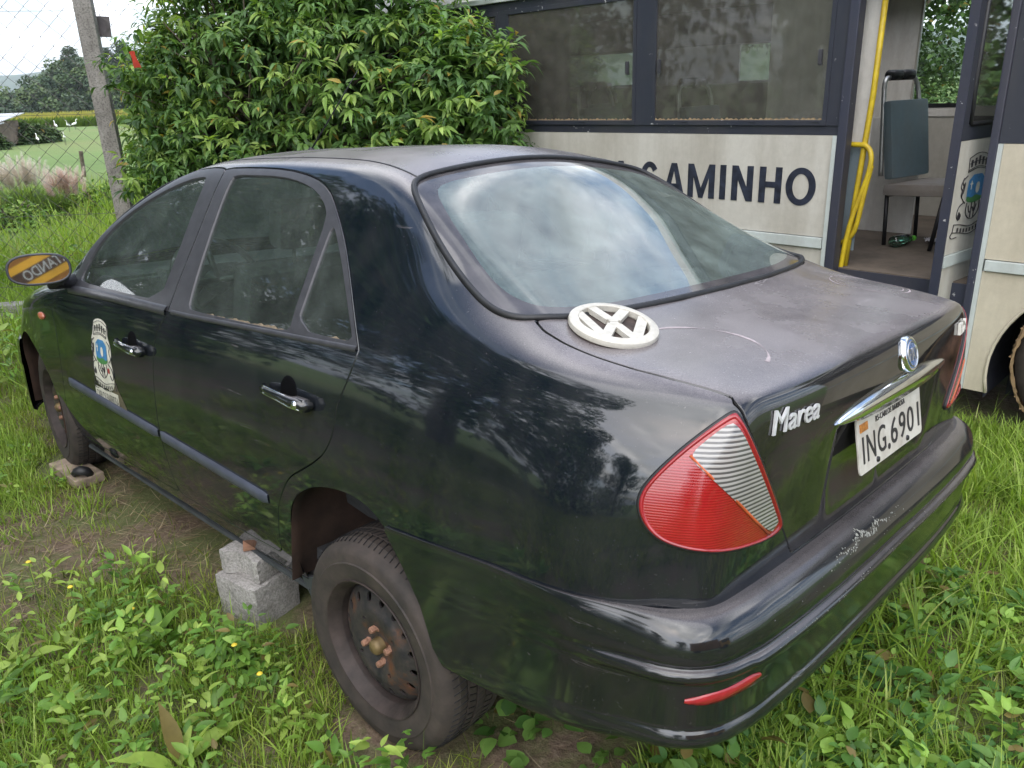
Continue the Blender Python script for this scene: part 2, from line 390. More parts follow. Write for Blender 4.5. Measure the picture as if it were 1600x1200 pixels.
def emit(S, name, mat, parent, which='both', off=0.0, flange=True):
    """which: 'both' = one mesh across the middle, 'L' / 'R' = one side"""
    V = []; Nn = []; F = []
    for sd in ((1, -1) if which == 'both' else ((1,) if which == 'L' else (-1,))):
        v, n, f = surf_arrays(S, off, flange, sd); b = len(V); V += v; Nn += n; F += [tuple(i + b for i in q) for q in f]
    return mesh_obj(name, V, F, mat, parent, True, normals=Nn)
def f_xz(poly, it=2, ymin=0.0):
    P = chaikin(poly, it) if it else np.asarray(poly, float)
    return lambda A: np.minimum(sdf_poly(P, A[:, [0, 2]]), A[:, 1] - ymin)
def f_xy(poly, it=2, zmin=-9):
    h = np.asarray(poly, float); P = np.vstack([h, (h * [1, -1])[::-1][1:-1]]) if True else h
    P = chaikin(P, it) if it else P
    return lambda A: np.minimum(sdf_poly(P, A[:, [0, 1]]), A[:, 2] - zmin)
def f_tail(poly, it=2):
    P = chaikin(poly, it)
    return lambda A: np.minimum(sdf_poly(P, np.stack([A[:, 0] + A[:, 1], A[:, 2]], 1)), .5 - A[:, 0])
def side_hit(x, z, sgn=1):
    h = BODY_BVH.ray_cast(Vector((x, 2.0 * sgn, z)), Vector((0, -sgn, 0)))
    return h[0], (h[1] if h[1].y * sgn > 0 else -h[1])
def sidept(x, z, off=0.0, sgn=1):
    p, n = side_hit(x, z, sgn); return p + n * off
def toppt(x, y, off=0.0):
    h = BODY_BVH.ray_cast(Vector((x, y, 3)), Vector((0, 0, -1))); n = h[1] if h[1].z > 0 else -h[1]; return h[0] + n * off
def rearpt(y, z, off=0.0):
    h = BODY_BVH.ray_cast(Vector((-1, y, z)), Vector((1, 0, 0))); n = h[1] if h[1].x < 0 else -h[1]; return h[0] + n * off
# ---- materials of the car
def paint_mat(name, base, dust_amt, rough=0.045):
    """black paint, with dust that has settled on whatever faces up and scratches and speckles"""
    m, nt, b = new_mat(name)
    geo = nt.nodes.new('ShaderNodeNewGeometry'); sp = nt.nodes.new('ShaderNodeSeparateXYZ'); nt.links.new(geo.outputs['Normal'], sp.inputs[0])
    up = ramp(nt, sp.outputs['Z'], [(0.78, 0), (0.985, 1)])
    n1 = noise(nt, 3.2, 6, .6); n2 = noise(nt, 160, 3, .7); n3 = noise(nt, 24, 5, .62, dist=1.5)
    r1 = ramp(nt, n1.outputs['Fac'], [(0.32, .55), (0.62, 1)])
    d = math_(nt, 'MULTIPLY', up.outputs[0], r1.outputs[0]); d = math_(nt, 'MULTIPLY', d, dust_amt)
    sp2 = ramp(nt, n2.outputs['Fac'], [(0.64, 0), (0.71, 1)]); sp3 = ramp(nt, n3.outputs['Fac'], [(0.48, .12), (0.68, 1)])
    spk = math_(nt, 'MULTIPLY', sp2.outputs[0], sp3.outputs[0])
    film = math_(nt, 'MULTIPLY', ramp(nt, noise(nt, 9, 7, .7, stretch=(1, 1, .35)).outputs['Fac'], [(0.35, 0.0), (0.75, 1)]).outputs[0], .045)
    sc = ramp(nt, noise(nt, 5, 6, .55, dist=.6, stretch=(.55, .55, 9)).outputs['Fac'], [(.652, 0), (.662, 1), (.672, 1), (.682, 0)]).outputs[0]
    sc = math_(nt, 'MULTIPLY', sc, ramp(nt, noise(nt, 2.1, 3, .5).outputs['Fac'], [(.50, 0), (.62, .28)]).outputs[0])
    d = math_(nt, 'ADD', d, sc)
    d2 = math_(nt, 'ADD', math_(nt, 'ADD', d, math_(nt, 'MULTIPLY', spk, .34)), film, clamp=True)
    # fine dark and pale grains inside the dust
    g = ramp(nt, noise(nt, 420, 2, .8).outputs['Fac'], [(0.3, (.20, .178, .185)), (0.62, (.37, .33, .335)), (0.8, (.56, .52, .51))])
    nt.links.new(mixc(nt, d2, base, g.outputs[0]), b.inputs['Base Color'])
    rr = math_(nt, 'ADD', math_(nt, 'MULTIPLY', d2, .42), rough, clamp=True); nt.links.new(rr, b.inputs['Roughness'])
    b.inputs['Specular IOR Level'].default_value = 0.85
    b.inputs['Coat Weight'].default_value = 0.0
    bump(nt, b, noise(nt, 7, 2, .5).outputs['Fac'], 0.05, 0.006)
    return m
M_PAINT = paint_mat('black_paint', (.005, .008, .012), .66)
M_ROOFP = paint_mat('black_paint_dusty', (.010, .010, .011), .62)
M_BUMP = paint_mat('black_bumper_paint', (.007, .009, .011), .30, .09)
M_TRIM = simple('charcoal_trim', (.045, .045, .052), .42, var=.2, nscale=30, bmp=.1, bscale=300)
M_MOULD = simple('side_moulding', (.055, .062, .085), .38, var=.2, nscale=25)
M_RUBBER = simple('black_rubber', (.012, .012, .014), .5, var=.3, nscale=40)
M_SILT = simple('tan_silt', (.17, .135, .09), .95, var=.4, nscale=90)
M_HOLE_SHADE = simple('handle_hole_shade', (.002, .002, .003), .9, spec=.1)
M_CHROME = simple('chrome', (.78, .80, .82), .12, 1.0, var=.08, nscale=40)
M_DCHROME = simple('dull_metal', (.55, .55, .56), .3, 1.0, var=.25, nscale=50)
M_INT = simple('dark_fabric', (.035, .036, .04), .9, var=.3, nscale=40)
M_INT2 = simple('grey_fabric', (.07, .072, .078), .9, var=.3, nscale=60)
M_UNDER = simple('underbody', (.02, .017, .015), .85, var=.5, nscale=8)
M_RUST = simple('muddy_rust', (.035, .019, .013), .95, var=.75, nscale=7, bmp=.6, bscale=18)
def glass_mat(name, tint, dust, refl=1.0, dustcol=(.22, .21, .19), streak=False, rough=.02, fmul=1.25, lo=.35):
    m, nt, b = new_mat(name); nt.nodes.remove(b); out = [n for n in nt.nodes if n.type == 'OUTPUT_MATERIAL'][0]
    tr = nt.nodes.new('ShaderNodeBsdfTransparent'); tr.inputs[0].default_value = (*tint, 1)
    gl = nt.nodes.new('ShaderNodeBsdfGlossy'); gl.inputs['Roughness'].default_value = rough; gl.inputs['Color'].default_value = (refl, refl, refl, 1)
    df = nt.nodes.new('ShaderNodeBsdfDiffuse')
    fr = nt.nodes.new('ShaderNodeFresnel'); fr.inputs[0].default_value = 1.52
    fac = math_(nt, 'MULTIPLY', fr.outputs[0], fmul, clamp=True)
    n1 = noise(nt, 5, 7, .68, stretch=(1, 1, .25) if streak else None); n2 = noise(nt, 200, 2, .7)
    d = ramp(nt, n1.outputs['Fac'], [(0.3, dust * lo), (0.7, dust)])
    s = ramp(nt, n2.outputs['Fac'], [(0.68, 0), (0.75, .5)]); d = math_(nt, 'ADD', d.outputs[0], math_(nt, 'MULTIPLY', s.outputs[0], dust * 2), clamp=True)
    c = ramp(nt, noise(nt, 12, 5).outputs['Fac'], [(.3, tuple(x * .7 for x in dustcol)), (.7, tuple(min(1, x * 1.25) for x in dustcol))]); nt.links.new(c.outputs[0], df.inputs[0])
    a = nt.nodes.new('ShaderNodeMixShader'); nt.links.new(fac, a.inputs[0]); nt.links.new(tr.outputs[0], a.inputs[1]); nt.links.new(gl.outputs[0], a.inputs[2])
    q = nt.nodes.new('ShaderNodeMixShader'); nt.links.new(d, q.inputs[0]); nt.links.new(a.outputs[0], q.inputs[1]); nt.links.new(df.outputs[0], q.inputs[2])
    nt.links.new(q.outputs[0], out.inputs['Surface']); return m
M_GLASS = glass_mat('car_glass', (.74, .90, .82), .24, dustcol=(.17, .20, .185), fmul=1.0)
M_RGLASS = glass_mat('rear_glass', (.42, .60, .55), .30, 1.0, dustcol=(.34, .42, .39), fmul=2.0)
def band_mat():
    m, nt, b = new_mat('glass_border'); g = ramp(nt, noise(nt, 14, 5).outputs['Fac'], [(.3, (.05, .047, .05)), (.7, (.09, .083, .087))])
    nt.links.new(g.outputs[0], b.inputs['Base Color']); b.inputs['Roughness'].default_value = .06; b.inputs['Specular IOR Level'].default_value = .8; return m
M_BAND = band_mat()
def lens_mat(name, c1, c2, stripes, rough=.12):
    m, nt, b = new_mat(name); t = nt.nodes.new('ShaderNodeTexCoord')
    w = nt.nodes.new('ShaderNodeTexWave'); w.wave_type = 'BANDS'; w.bands_direction = 'Z'; w.inputs['Scale'].default_value = stripes; w.inputs['Distortion'].default_value = .25
    w.inputs['Detail'].default_value = 1; nt.links.new(t.outputs['Object'], w.inputs['Vector'])
    r = ramp(nt, w.outputs['Fac'], [(0.30, c1), (0.62, c2)]); n = noise(nt, 18, 5)
    nt.links.new(mixc(nt, .35, r.outputs[0], n.outputs['Fac'], 'MULTIPLY'), b.inputs['Base Color']); b.inputs['Roughness'].default_value = rough
    b.inputs['Coat Weight'].default_value = .8; b.inputs['Coat Roughness'].default_value = .08; bump(nt, b, w.outputs['Fac'], .15, .002); return m
M_RED = lens_mat('red_lens', (.30, .010, .012), (.40, .016, .020), 62)
M_REDRIM = simple('red_rim', (.28, .014, .02), .2, var=.25, nscale=20, coat=.6)
M_CLEAR = lens_mat('clear_ribbed_lens', (.10, .095, .095), (.42, .40, .385), 36)
M_WHITEPL = simple('white_plastic', (.62, .60, .55), .5, var=.14, nscale=25)

car = empty('sedan_car', label='dirty black four-door sedan jacked up on a concrete block in the grass', cat='car')
car.matrix_world = Matrix.Translation(CAR_T) @ CAR_R.to_4x4()
S0 = Surf(BV, BN, BF)
# ---- regions
P_FDOOR = [(3.205, .885), (3.14, .925), (3.085, .965), (3.01, 1.085), (2.87, 1.205), (2.62, 1.325), (2.42, 1.377), (2.26, 1.388), (2.143, 1.384), (2.14, 1.37), (2.12, 1.20), (2.112, 1.02), (2.112, .94), (2.14, .90), (2.195, .84), (2.225, .74), (2.24, .62), (2.256, .48), (2.252, .36), (2.25, .245), (2.27, .225), (2.8, .222), (3.3, .222), (3.33, .235), (3.335, .336), (3.25, .50), (3.235, .60), (3.235, .69), (3.268, .80), (3.25, .85)]
P_RDOOR = [(2.145, 1.384), (1.95, 1.385), (1.73, 1.378), (1.56, 1.357), (1.455, 1.325), (1.385, 1.28), (1.30, 1.215), (1.23, 1.152), (1.13, 1.05), (1.045, .958), (1.042, .945), (1.06, .884), (1.088, .83), (1.107, .795), (1.112, .76), (1.123, .72), (1.165, .663), (1.22, .625), (1.284, .588), (1.36, .545), (1.414, .482), (1.45, .43), (1.468, .38), (1.50, .30), (1.515, .25), (1.55, .232), (2.1, .225), (2.23, .225), (2.252, .25), (2.256, .36), (2.260, .48), (2.244, .62), (2.229, .74), (2.199, .84), (2.144, .90), (2.116, .94), (2.116, 1.02), (2.124, 1.20), (2.144, 1.37)]
BELT = ([1.0, 1.05, 1.46, 1.98, 2.12, 2.6, 3.1, 3.25], [.954, .952, .942, .928, .927, .924, .912, .905])
W_REAR = [(1.985, .946), (1.987, .960), (2.03, 1.15), (2.068, 1.352), (2.04, 1.362), (1.95, 1.362), (1.75, 1.358), (1.61, 1.342), (1.50, 1.315), (1.425, 1.275), (1.397, 1.245), (1.378, 1.12), (1.368, 1.0), (1.362, .972), (1.366, .955), (1.6, .950)]
W_VENT = [(1.338, .966), (1.345, 1.08), (1.360, 1.225), (1.355, 1.233), (1.30, 1.188), (1.215, 1.110), (1.13, 1.025), (1.078, .972), (1.088, .964)]
W_FRONT = [(2.20, .952), (2.205, 1.10), (2.225, 1.25), (2.24, 1.350), (2.27, 1.358), (2.40, 1.345), (2.60, 1.292), (2.80, 1.205), (2.93, 1.10), (2.99, 1.00), (2.995, .965), (2.97, .950), (2.6, .948)]
P_ARCH_R = [(1.45, .02), (1.43, .16), (1.417, .24), (1.403, .338), (1.385, .429), (1.34, .494), (1.26, .543), (1.176, .571), (1.071, .586), (.976, .576), (.915, .54), (.84, .47), (.78, .38), (.745, .28), (.73, .02)]
P_ARCH_F = [(3.41, .02), (3.405, .20), (3.405, .30), (3.415, .40), (3.45, .485), (3.54, .57), (3.66, .625), (3.76, .645), (3.86, .63), (3.95, .57), (4.0, .48), (4.02, .36), (4.02, .02)]
G_OUT = [(1.178, 0), (1.176, .2), (1.174, .38), (1.168, .485), (1.137, .535), (1.057, .575), (.93, .623), (.802, .66), (.709, .68), (.646, .676), (.600, .648), (.556, .57), (.530, .42), (.508, .23), (.50, 0)]
G_IN = [(1.120, 0), (1.120, .3), (1.118, .44), (1.09, .495), (.988, .543), (.885, .578), (.791, .610), (.722, .624), (.67, .622), (.624, .600), (.592, .53), (.566, .39), (.552, .2), (.546, 0)]
WS = [(2.50, 0), (2.508, .3), (2.53, .47), (2.60, .545), (2.72, .585), (2.85, .63), (3.0, .685), (3.11, .73), (3.17, .70), (3.24, .5), (3.27, .25), (3.28, 0)]
HOOD = [(3.325, 0), (3.315, .3), (3.28, .55), (3.22, .735), (3.3, .75), (3.5, .735), (3.8, .695), (4.05, .62), (4.17, .53), (4.235, .3), (4.26, 0)]
T_OUT = [(.756, .941), (.705, .87), (.641, .777), (.586, .694), (.583, .676), (.629, .670), (.715, .680), (.819, .698), (.903, .706), (.958, .718), (.992, .742), (1.008, .771), (1.002, .80), (.972, .831), (.909, .876), (.835, .917), (.769, .945)]
T_CLR = [(.763, .930), (.716, .864), (.653, .774), (.600, .694), (.600, .685), (.632, .680), (.759, .782), (.833, .839), (.886, .871), (.845, .898), (.790, .926)]
def lid_y(A):
    f = np.interp(A[:, 0], [.12, .14, .18, .24, .32, .42, .50, .56, .60], [.632, .632, .638, .650, .661, .666, .668, .664, .65])
    g = np.interp(A[:, 2], [.50, .583, .709, .827, .922, .957, .972], [.36, .431, .523, .600, .640, .640, .632])
    return np.where(A[:, 0] < .125, g, f)
def f_lid(A):
    front = np.interp(A[:, 1], [0, .23, .42, .57, .65, .7], [.50, .508, .530, .556, .60, .64])
    return np.minimum(np.minimum(lid_y(A) - A[:, 1], front - .004 - A[:, 0]), A[:, 2] - .588)
def f_belt(A): return A[:, 2] - np.interp(A[:, 0], *BELT)
# arches
ar = take(S0, f_xz(P_ARCH_R, 2, .3), 0, .0); S0.E = []
af = take(S0, f_xz(P_ARCH_F, 2, .3), 0, .0)
S0.E = []
# doors, one set per side
doors = {}
for nm, P in (('f', P_FDOOR), ('r', P_RDOOR)):
    D = take(S0, f_xz(P, 1, .45), .006)
    U = take(D, f_belt, .0, 0)
    D.E = [e for e in D.E]
    doors[nm] = (D, U)
WIN = {}
for nm, ws in (('f', [W_FRONT]), ('r', [W_REAR, W_VENT])):
    WIN[nm] = [take(doors[nm][1], f_xz(w, 1, .3), 0, .012) for w in ws]
lid = take(S0, f_lid, .007, .016)
glass = take(S0, f_xy(G_OUT, 1, .9), 0, 0)
glass_in = take(glass, f_xy(G_IN, 1, .9), 0, 0)
wind = take(S0, f_xy(WS, 1, .85), 0, 0)
hood = take(S0, f_xy(HOOD, 1, .60), .006)
tail = take(S0, f_tail(T_OUT), .0, .012)
clear = take(tail, f_tail(T_CLR), .0, 0)
def f_headl(A): return np.minimum(np.minimum(sdf_poly(chaikin([(.36, .585), (.68, .60), (.70, .66), (.60, .69), (.36, .67)], 1), A[:, [1, 2]]), A[:, 0] - 3.9), 9)
headl = take(S0, f_headl, .004)
def f_low(A): return np.where(A[:, 0] < 1.0, (.50 - A[:, 2]), -1.0)
low = take(S0, f_low, 0, 0)         # lower tail, covered by the bumper skin: left off
body = emit(S0, 'body', M_PAINT, car)
emit(lid, 'trunk_lid', M_ROOFP, car)
emit(hood, 'hood', M_PAINT, car)
rg = emit(glass_in, 'rear_window', M_RGLASS, car, off=-.003)
emit(glass, 'glass_border', M_BAND, rg, off=-.003, flange=False)
wsn = emit(wind, 'windshield', M_GLASS, car, off=-.002)
def outline_tube(poly, fn, r, it=1, off=0.0):
    P = chaikin(poly, it); return [fn(a, b, off) for a, b in P]
h = np.asarray(G_OUT, float); G_FULL = np.vstack([h, (h * [1, -1])[::-1][1:-1]])
mb = MB(); mb.tube(outline_tube(G_FULL, toppt, .01, 2, .001), .0085, 8, closed=True); mb.build('window_seal', M_RUBBER, rg, True)
h = np.asarray(WS, float); W_FULL = np.vstack([h, (h * [1, -1])[::-1][1:-1]])
mb = MB(); mb.tube(outline_tube(W_FULL, toppt, .01, 2, .001), .008, 8, closed=True); mb.build('window_seal', M_RUBBER, wsn, True)
# roof ditch lines
for s in (1, -1):
    mb = MB(); mb.tube([toppt(x, s * y, -.001) for x, y in zip(np.linspace(1.17, 2.5, 40), np.interp(np.linspace(1.17, 2.5, 40), [1.17, 1.3, 1.6, 2.0, 2.4, 2.5], [.487, .478, .466, .462, .470, .478]))], .0035, 6)
    mb.build('roof_ditch_trim', M_RUBBER, car, True)
for sd, sg in (('L', 1), ('R', -1)):
    for nm in 'fr':
        D, U = doors[nm]
        d = emit(D, 'front_door' if nm == 'f' else 'rear_door', M_PAINT, car, sd)
        emit(U, 'window_frame', M_TRIM, d, sd, off=.001)
        for w in WIN[nm]: emit(w, 'window', M_GLASS, d, sd, off=-.007, flange=False)
        for (xa, xb) in (((2.21, 2.96),) if nm == 'f' else ((1.40, 1.97), (1.10, 1.32))):
            mb = MB(); GG = []
            for x in np.linspace(xa, xb, 160):
                zb_ = float(np.interp(x, *BELT)) + .010; hd = .007 + .003 * math.sin(x * 61) * math.sin(x * 23) + .0012 * math.sin(x * 170); GG.append([sidept(x, zb_, -.0035, sg), sidept(x, zb_ + hd, -.0045, sg)])
            mb.grid(GG if sg > 0 else [q[::-1] for q in GG]); mb.build('dirt_line', M_SILT, d)
        # waist strip of the door
        xs = np.linspace(2.13, 3.07, 26) if nm == 'f' else np.linspace(1.05, 2.09, 26)
        mb = MB(); hh = .013 if nm == 'f' else .006
        G = [[sidept(x, float(np.interp(x, *BELT)) + a * hh, b, sg) for a, b in ((-1.2, .0), (-1, .006 if nm == 'f' else .004), (0, .010 if nm == 'f' else .006), (1, .006), (1.3, 0))] for x in xs]
        mb.grid(G if sg > 0 else [r[::-1] for r in G]); mb.build('waist_strip', M_TRIM, d, True)
        # side moulding
        x0, x1 = (2.268, 3.16) if nm == 'f' else (1.505, 2.246)
        mb = MB(); xs = np.linspace(x0, x1, 30); G = []
        for i, x in enumerate(xs):
            zc = .434 + (x - 1.508) * .0455; t = min(1, min(i, len(xs) - 1 - i) / 1.5 + .1) if nm == 'r' or i < 15 else 1
            t = 0.25 if i in (0, len(xs) - 1) else 1
            G.append([sidept(x, zc + a * .0185 * (1 if t == 1 else .8), b * t, sg) for a, b in ((-1, 0), (-.94, .008), (-.6, .0125), (0, .0135), (.6, .0125), (.94, .008), (1, 0))])
        mb.grid(G if sg > 0 else [r[::-1] for r in G]); mb.build('side_moulding', M_MOULD, d, True)
        # handle
        cx, cz = (2.395, .772) if nm == 'f' else (1.325, .790)
        p, n = side_hit(cx, cz, sg); tx = Vector((1, 0, 0)); tx = (tx - n * tx.dot(n)).normalized(); tz = n.cross(tx) * (1 if sg < 0 else 1); tz = tz if tz.z > 0 else -tz
        M3 = Matrix((tx, tz, n)).transposed()
        mb = MB(); c = p + tz * .012 + tx * .005
        mb.lathe([(.043, -.001), (.041, .0012), (.034, .0006), (.001, .0004)], c, M3, 24)
        mb.build('recess_shade_disc', M_HOLE_SHADE, d, True)  # near-black flat disc paints the shade of the hollow behind the handle
        mb = MB(); pts = [p + tx * a + n * b + tz * cc for a, b, cc in ((.115, .006, .004), (.110, .020, .004), (.07, .030, .006), (0, .034, .003), (-.06, .034, .0), (-.112, .022, -.004), (-.118, .004, -.004))]
        mb.tube(pts, [.008, .009, .010, .011, .014, .016, .012], 12)
        mb.box(p - tx * .088 + n * .020 - tz * .004, (.062, .036, .026), rot=M3.to_4x4(), bev=.008)
        ho = mb.build('door_handle', M_BUMP, d, True)
        mb = MB(); mb.tube([q - tz * (.010 if k < 4 else .014) + n * .004 for k, q in enumerate(pts[:-1])], .0036, 8); mb.tube([q + tz * .010 + n * .003 for k, q in enumerate(pts[:5])], .0022, 8)
        mb.lathe([(.0, .0075), (.009, .007), (.011, .0)], p - tx * .088 + n * .038 - tz * .004, M3, 16); mb.build('handle_trim', M_CHROME, ho, True)
    # lights
    tl = emit(tail, 'taillight', M_RED, car, sd, off=.004)
    tl['label'] = 'red taillight with a ribbed clear triangle'
    emit(clear, 'clear_lens', M_CLEAR, tl, sd, off=.006, flange=False)
    def tailpt(s_, z, off, sg=sg):
        h = BODY_BVH.ray_cast(Vector((s_ / 2 - 1, sg * (s_ / 2 + 1), z)), Vector((1, -sg, 0)).normalized()); n = h[1]; n = n if n.dot(Vector((-1, sg, 0))) > 0 else -n
        return h[0] + n * off
    Pt = chaikin(T_OUT, 2); cen = Pt.mean(0); ins = cen + (Pt - cen) * .965
    G = [[tailpt(*Pt[i % len(Pt)], .0035), tailpt(*Pt[i % len(Pt)], .0065), tailpt(*ins[i % len(Pt)], .0075), tailpt(*(cen + (Pt[i % len(Pt)] - cen) * .945), .0035)] for i in range(len(Pt) + 1)]
    mb = MB(); mb.grid(G if sg < 0 else [r[::-1] for r in G]); mb.build('lens_rim', M_REDRIM, tl, True)
    mb = MB(); mb.tube([tailpt(*q, .001) for q in cen + (Pt - cen) * 1.012], .0045, 6, closed=True); mb.build('lens_gasket', M_RUBBER, tl, True)
    Dv = np.array([(.637, .681), (.70, .733), (.759, .783), (.833, .840), (.880, .874)]); mb = MB(); mb.tube([tailpt(a, b, .006) for a, b in Dv], .0028, 6); mb.build('lens_divider', simple('amber_lens_edge', (.5, .10, .03), .3), tl, True)
    emit(headl, 'headlight', glass_mat('headlight_glass' + sd, (.8, .82, .85), .1), car, sd, flange=False)
    # wing repeater and front badge strip
    mb = MB(); p, n = side_hit(3.43, .762, sg); tx = Vector((1, 0, 0)); tx = (tx - n * tx.dot(n)).normalized(); tz = n.cross(tx); M3 = Matrix((tx, tz, n)).transposed()
    V = []; 
    mb.lathe([(.030, 0), (.028, .006), (.018, .011), (.0005, .0125)], (0, 0, 0), None, 24); mb.V = [p + M3 @ Vector((v[0] * 1.25, v[1] * .62, v[2])) for v in map(Vector, mb.V)]
    mb.build('side_repeater', simple('amber_lens' + sd, (.42, .13, .07), .2, coat=.6), car, True)
    # wheel wells
    for P, yy in ((P_ARCH_R, .50), (P_ARCH_F, .50)):
        Q = chaikin(P, 2, closed=False); Q = Q[(Q[:, 1] > .175)]
        c0 = np.array([Q[:, 0].mean(), .28]); G = []
        for k, (off, sc) in enumerate(((-.004, 1.0), (-.03, 1.0), (-.05, 1.06), (-.16, 1.06), (-.30, 1.04), (-.345, .9), (-.35, .4), (-.35, .05))):
            G.append([(*(c0 + (q - c0) * sc)[:1], sg * (sidept(q[0], max(q[1], .42), 0, 1).y + off), (c0 + (q - c0) * sc)[1]) for q in Q])
        mb = MB(); mb.grid(G); mb.build('wheel_well', M_RUST, car, True)
# ---- rear bumper skin, swept along the plan outline of the tail
BP = np.array([(.076, 0), (.076, .2), (.079, .4), (.087, .56), (.098, .66), (.122, .732), (.163, .774), (.23, .804), (.34, .841), (.45, .853), (.6, .857), (.8, .862), (1.0, .864)])
_l = np.r_[0, np.cumsum(np.hypot(*np.diff(BP, axis=0).T))]
PROF = [(.000, .583), (.018, .5845), (.038, .577), (.054, .562), (.064, .541), (.068, .520), (.067, .507), (.064, .500), (.066, .496), (.075, .493), (.080, .486), (.079, .477), (.071, .469), (.064, .463), (.062, .448), (.057, .41), (.052, .372), (.051, .356), (.056, .347), (.060, .335), (.058, .322), (.047, .310), (.02, .303), (-.05, .30)]
RIDGE = np.array([0, 0, 0, 0, 0, 0, 0, 0, .2, .8, 1, 1, .7, .1, 0, 0, 0, 0, 0, 0, 0, 0, 0, 0])
def bump_pt(l, v, sg=1):
    x = float(cspline(_l, BP[:, 0], l)); y = float(cspline(_l, BP[:, 1], l)); e = 1e-3
    t = np.array([float(cspline(_l, BP[:, 0], min(l + e, _l[-1]))) - float(cspline(_l, BP[:, 0], max(l - e, 0))), float(cspline(_l, BP[:, 1], min(l + e, _l[-1]))) - float(cspline(_l, BP[:, 1], max(l - e, 0)))])
    t /= np.hypot(*t); n = np.array([-t[1], t[0]])
    if l < 1e-6: n = np.array([-1., 0])
    k = np.arange(len(PROF)); d = float(cspline(k, [p[0] for p in PROF], v)); z = float(cspline(k, [p[1] for p in PROF], v)); r = float(np.interp(v, k, RIDGE))
    w = float(pchip([0, .12, .2, .3, .42, .6, 2], [1, 1, .62, .34, .14, .06, .05], x)); wr = float(pchip([0, .15, .25, .335, 2], [1, 1, .75, 0, 0], x))
    dd = (d - r * .018) * w + r * .018 * wr * (1 if x < .1 else .8) + (.004 if v > 0 else -.003)
    zt = float(np.interp(x, [0, .18, .33, .56, .9], [.585, .580, .575, .566, .545])); zb = float(pchip([0, .12, .3, .5, .75, 1], [.30, .30, .275, .25, .235, .235], x))
    z2 = zt + (z - .585) * (zt - zb) / (.585 - .30)
    if v >= len(PROF) - 2.01: dd = d * w if v < len(PROF) - 1 else -.05
    p = np.array([x, y]) + n * dd
    return np.array([p[0], p[1] * sg, z2])
def bump_end(v):      # the front edge follows the wheel arch
    z = bump_pt(1.35, v)[2]; xs = float(np.interp(z, [.24, .28, .38, .47, .545], [.715, .748, .785, .845, .905])); return xs
NV = 92; vs_ = np.linspace(0, len(PROF) - 1, NV)
def lx(x): return float(np.interp(x, BP[3:, 0], _l[3:]))
ends = [lx(bump_end(v)) for v in vs_]
G = []
for a in np.linspace(0, 1, 110):
    G.append([bump_pt(a * ends[j], v) for j, v in enumerate(vs_)])
G = np.array(G); G2 = np.concatenate([(G[1:] * [1, -1, 1])[::-1], G], 0)
mb = MB(); mb.grid(G2); rb = mb.build('rear_bumper', M_BUMP, car, True)
if rb.data.polygons[len(rb.data.polygons) // 2].normal.x > 0: rb.data.flip_normals()
rb_bvh = BVHTree.FromPolygons([v.co[:] for v in rb.data.vertices], [p.vertices[:] for p in rb.data.polygons])
def bumper_hit(y, z, off=0):
    h = rb_bvh.ray_cast(Vector((-1, y, z)), Vector((1, 0, 0))); n = h[1] if h[1].x < 0 else -h[1]; return h[0] + n * off
M_REFL = simple('red_reflector', (.32, .018, .025), .25, var=.2, nscale=60, coat=.5)
for sg in (1, -1):
    mb = MB(); G = []
    for t in np.linspace(0, 1, 22):
        y = .800 - t * .150; zc = .425 + .012 * t; hh = .0125 * min(1, 2.2 * (min(t, 1 - t) + .02) ** .5)
        G.append([bumper_hit(y * sg, zc + a * hh, b) for a, b in ((-1, 0), (-.85, .0035), (0, .0045), (.85, .0035), (1, 0))])
    mb.grid(G if sg < 0 else G[::-1]); rf = mb.build('reflector', M_REFL, rb, True)
# front bumper and grille
mb = MB(); G = []
FP = np.array([(4.385, 0), (4.38, .25), (4.35, .48), (4.28, .64), (4.16, .75), (4.05, .80), (3.99, .815)]); fl = np.r_[0, np.cumsum(np.hypot(*np.diff(FP, axis=0).T))]
for a in np.linspace(0, fl[-1], 40):
    x, y = float(cspline(fl, FP[:, 0], a)), float(cspline(fl, FP[:, 1], a)); n = Vector((x - 3.7, y * 1.2, 0)).normalized(); w = 1 - .8 * (a / fl[-1]) ** 3
    G.append([(x + n.x * d * w, y + n.y * d * w, z) for d, z in ((-.03, .575), (.03, .57), (.06, .54), (.07, .48), (.075, .45), (.06, .43), (.055, .34), (.045, .25), (.02, .2), (-.06, .19))])
G = np.array(G); G2 = np.concatenate([(G[1:] * [1, -1, 1])[::-1], G], 0); mb.grid(G2); fb = mb.build('front_bumper', M_BUMP, car, True)
mb = MB()
for k in range(5): mb.box((4.378, 0, .60 + k * .018), (.03, .62, .007), bev=.002)
mb.build('grille', M_RUBBER, car)
# ---- tail trim: chrome bar, number plate, lettering and round badge
def rear_frame(y, z, off=0):
    p = rearpt(y, z, off); a = rearpt(y + .02, z); b = rearpt(y, z + .02); u = (rearpt(y - .02, z) - a).normalized(); v = (b - rearpt(y, z - .0)).normalized(); n = u.cross(v).normalized()
    if n.x > 0: n = -n
    v = n.cross(u).normalized() if n.cross(u).z > 0 else -n.cross(u).normalized()
    return p, u, v, n
mb = MB(); G = []
for t in np.linspace(-1, 1, 60):
    y = -t * .352 - .012; hb = (1 - abs(t) ** 2.6) ** .7
    zt = .853 + .026 * hb + .006 * (1 - abs(t)); zb = .852 - .024 * hb
    G.append([rearpt(y, zt, 0), rearpt(y, zt - .002, .012 * hb + .002), rearpt(y, (zt * 2 + zb) / 3, .017 * hb + .002), rearpt(y, (zt + zb * 2) / 3, .017 * hb + .002), rearpt(y, zb + .002, .010 * hb + .001), rearpt(y, zb, 0)])
mb.grid(G[::-1]); mb.build('chrome_trim', M_CHROME, car, True)
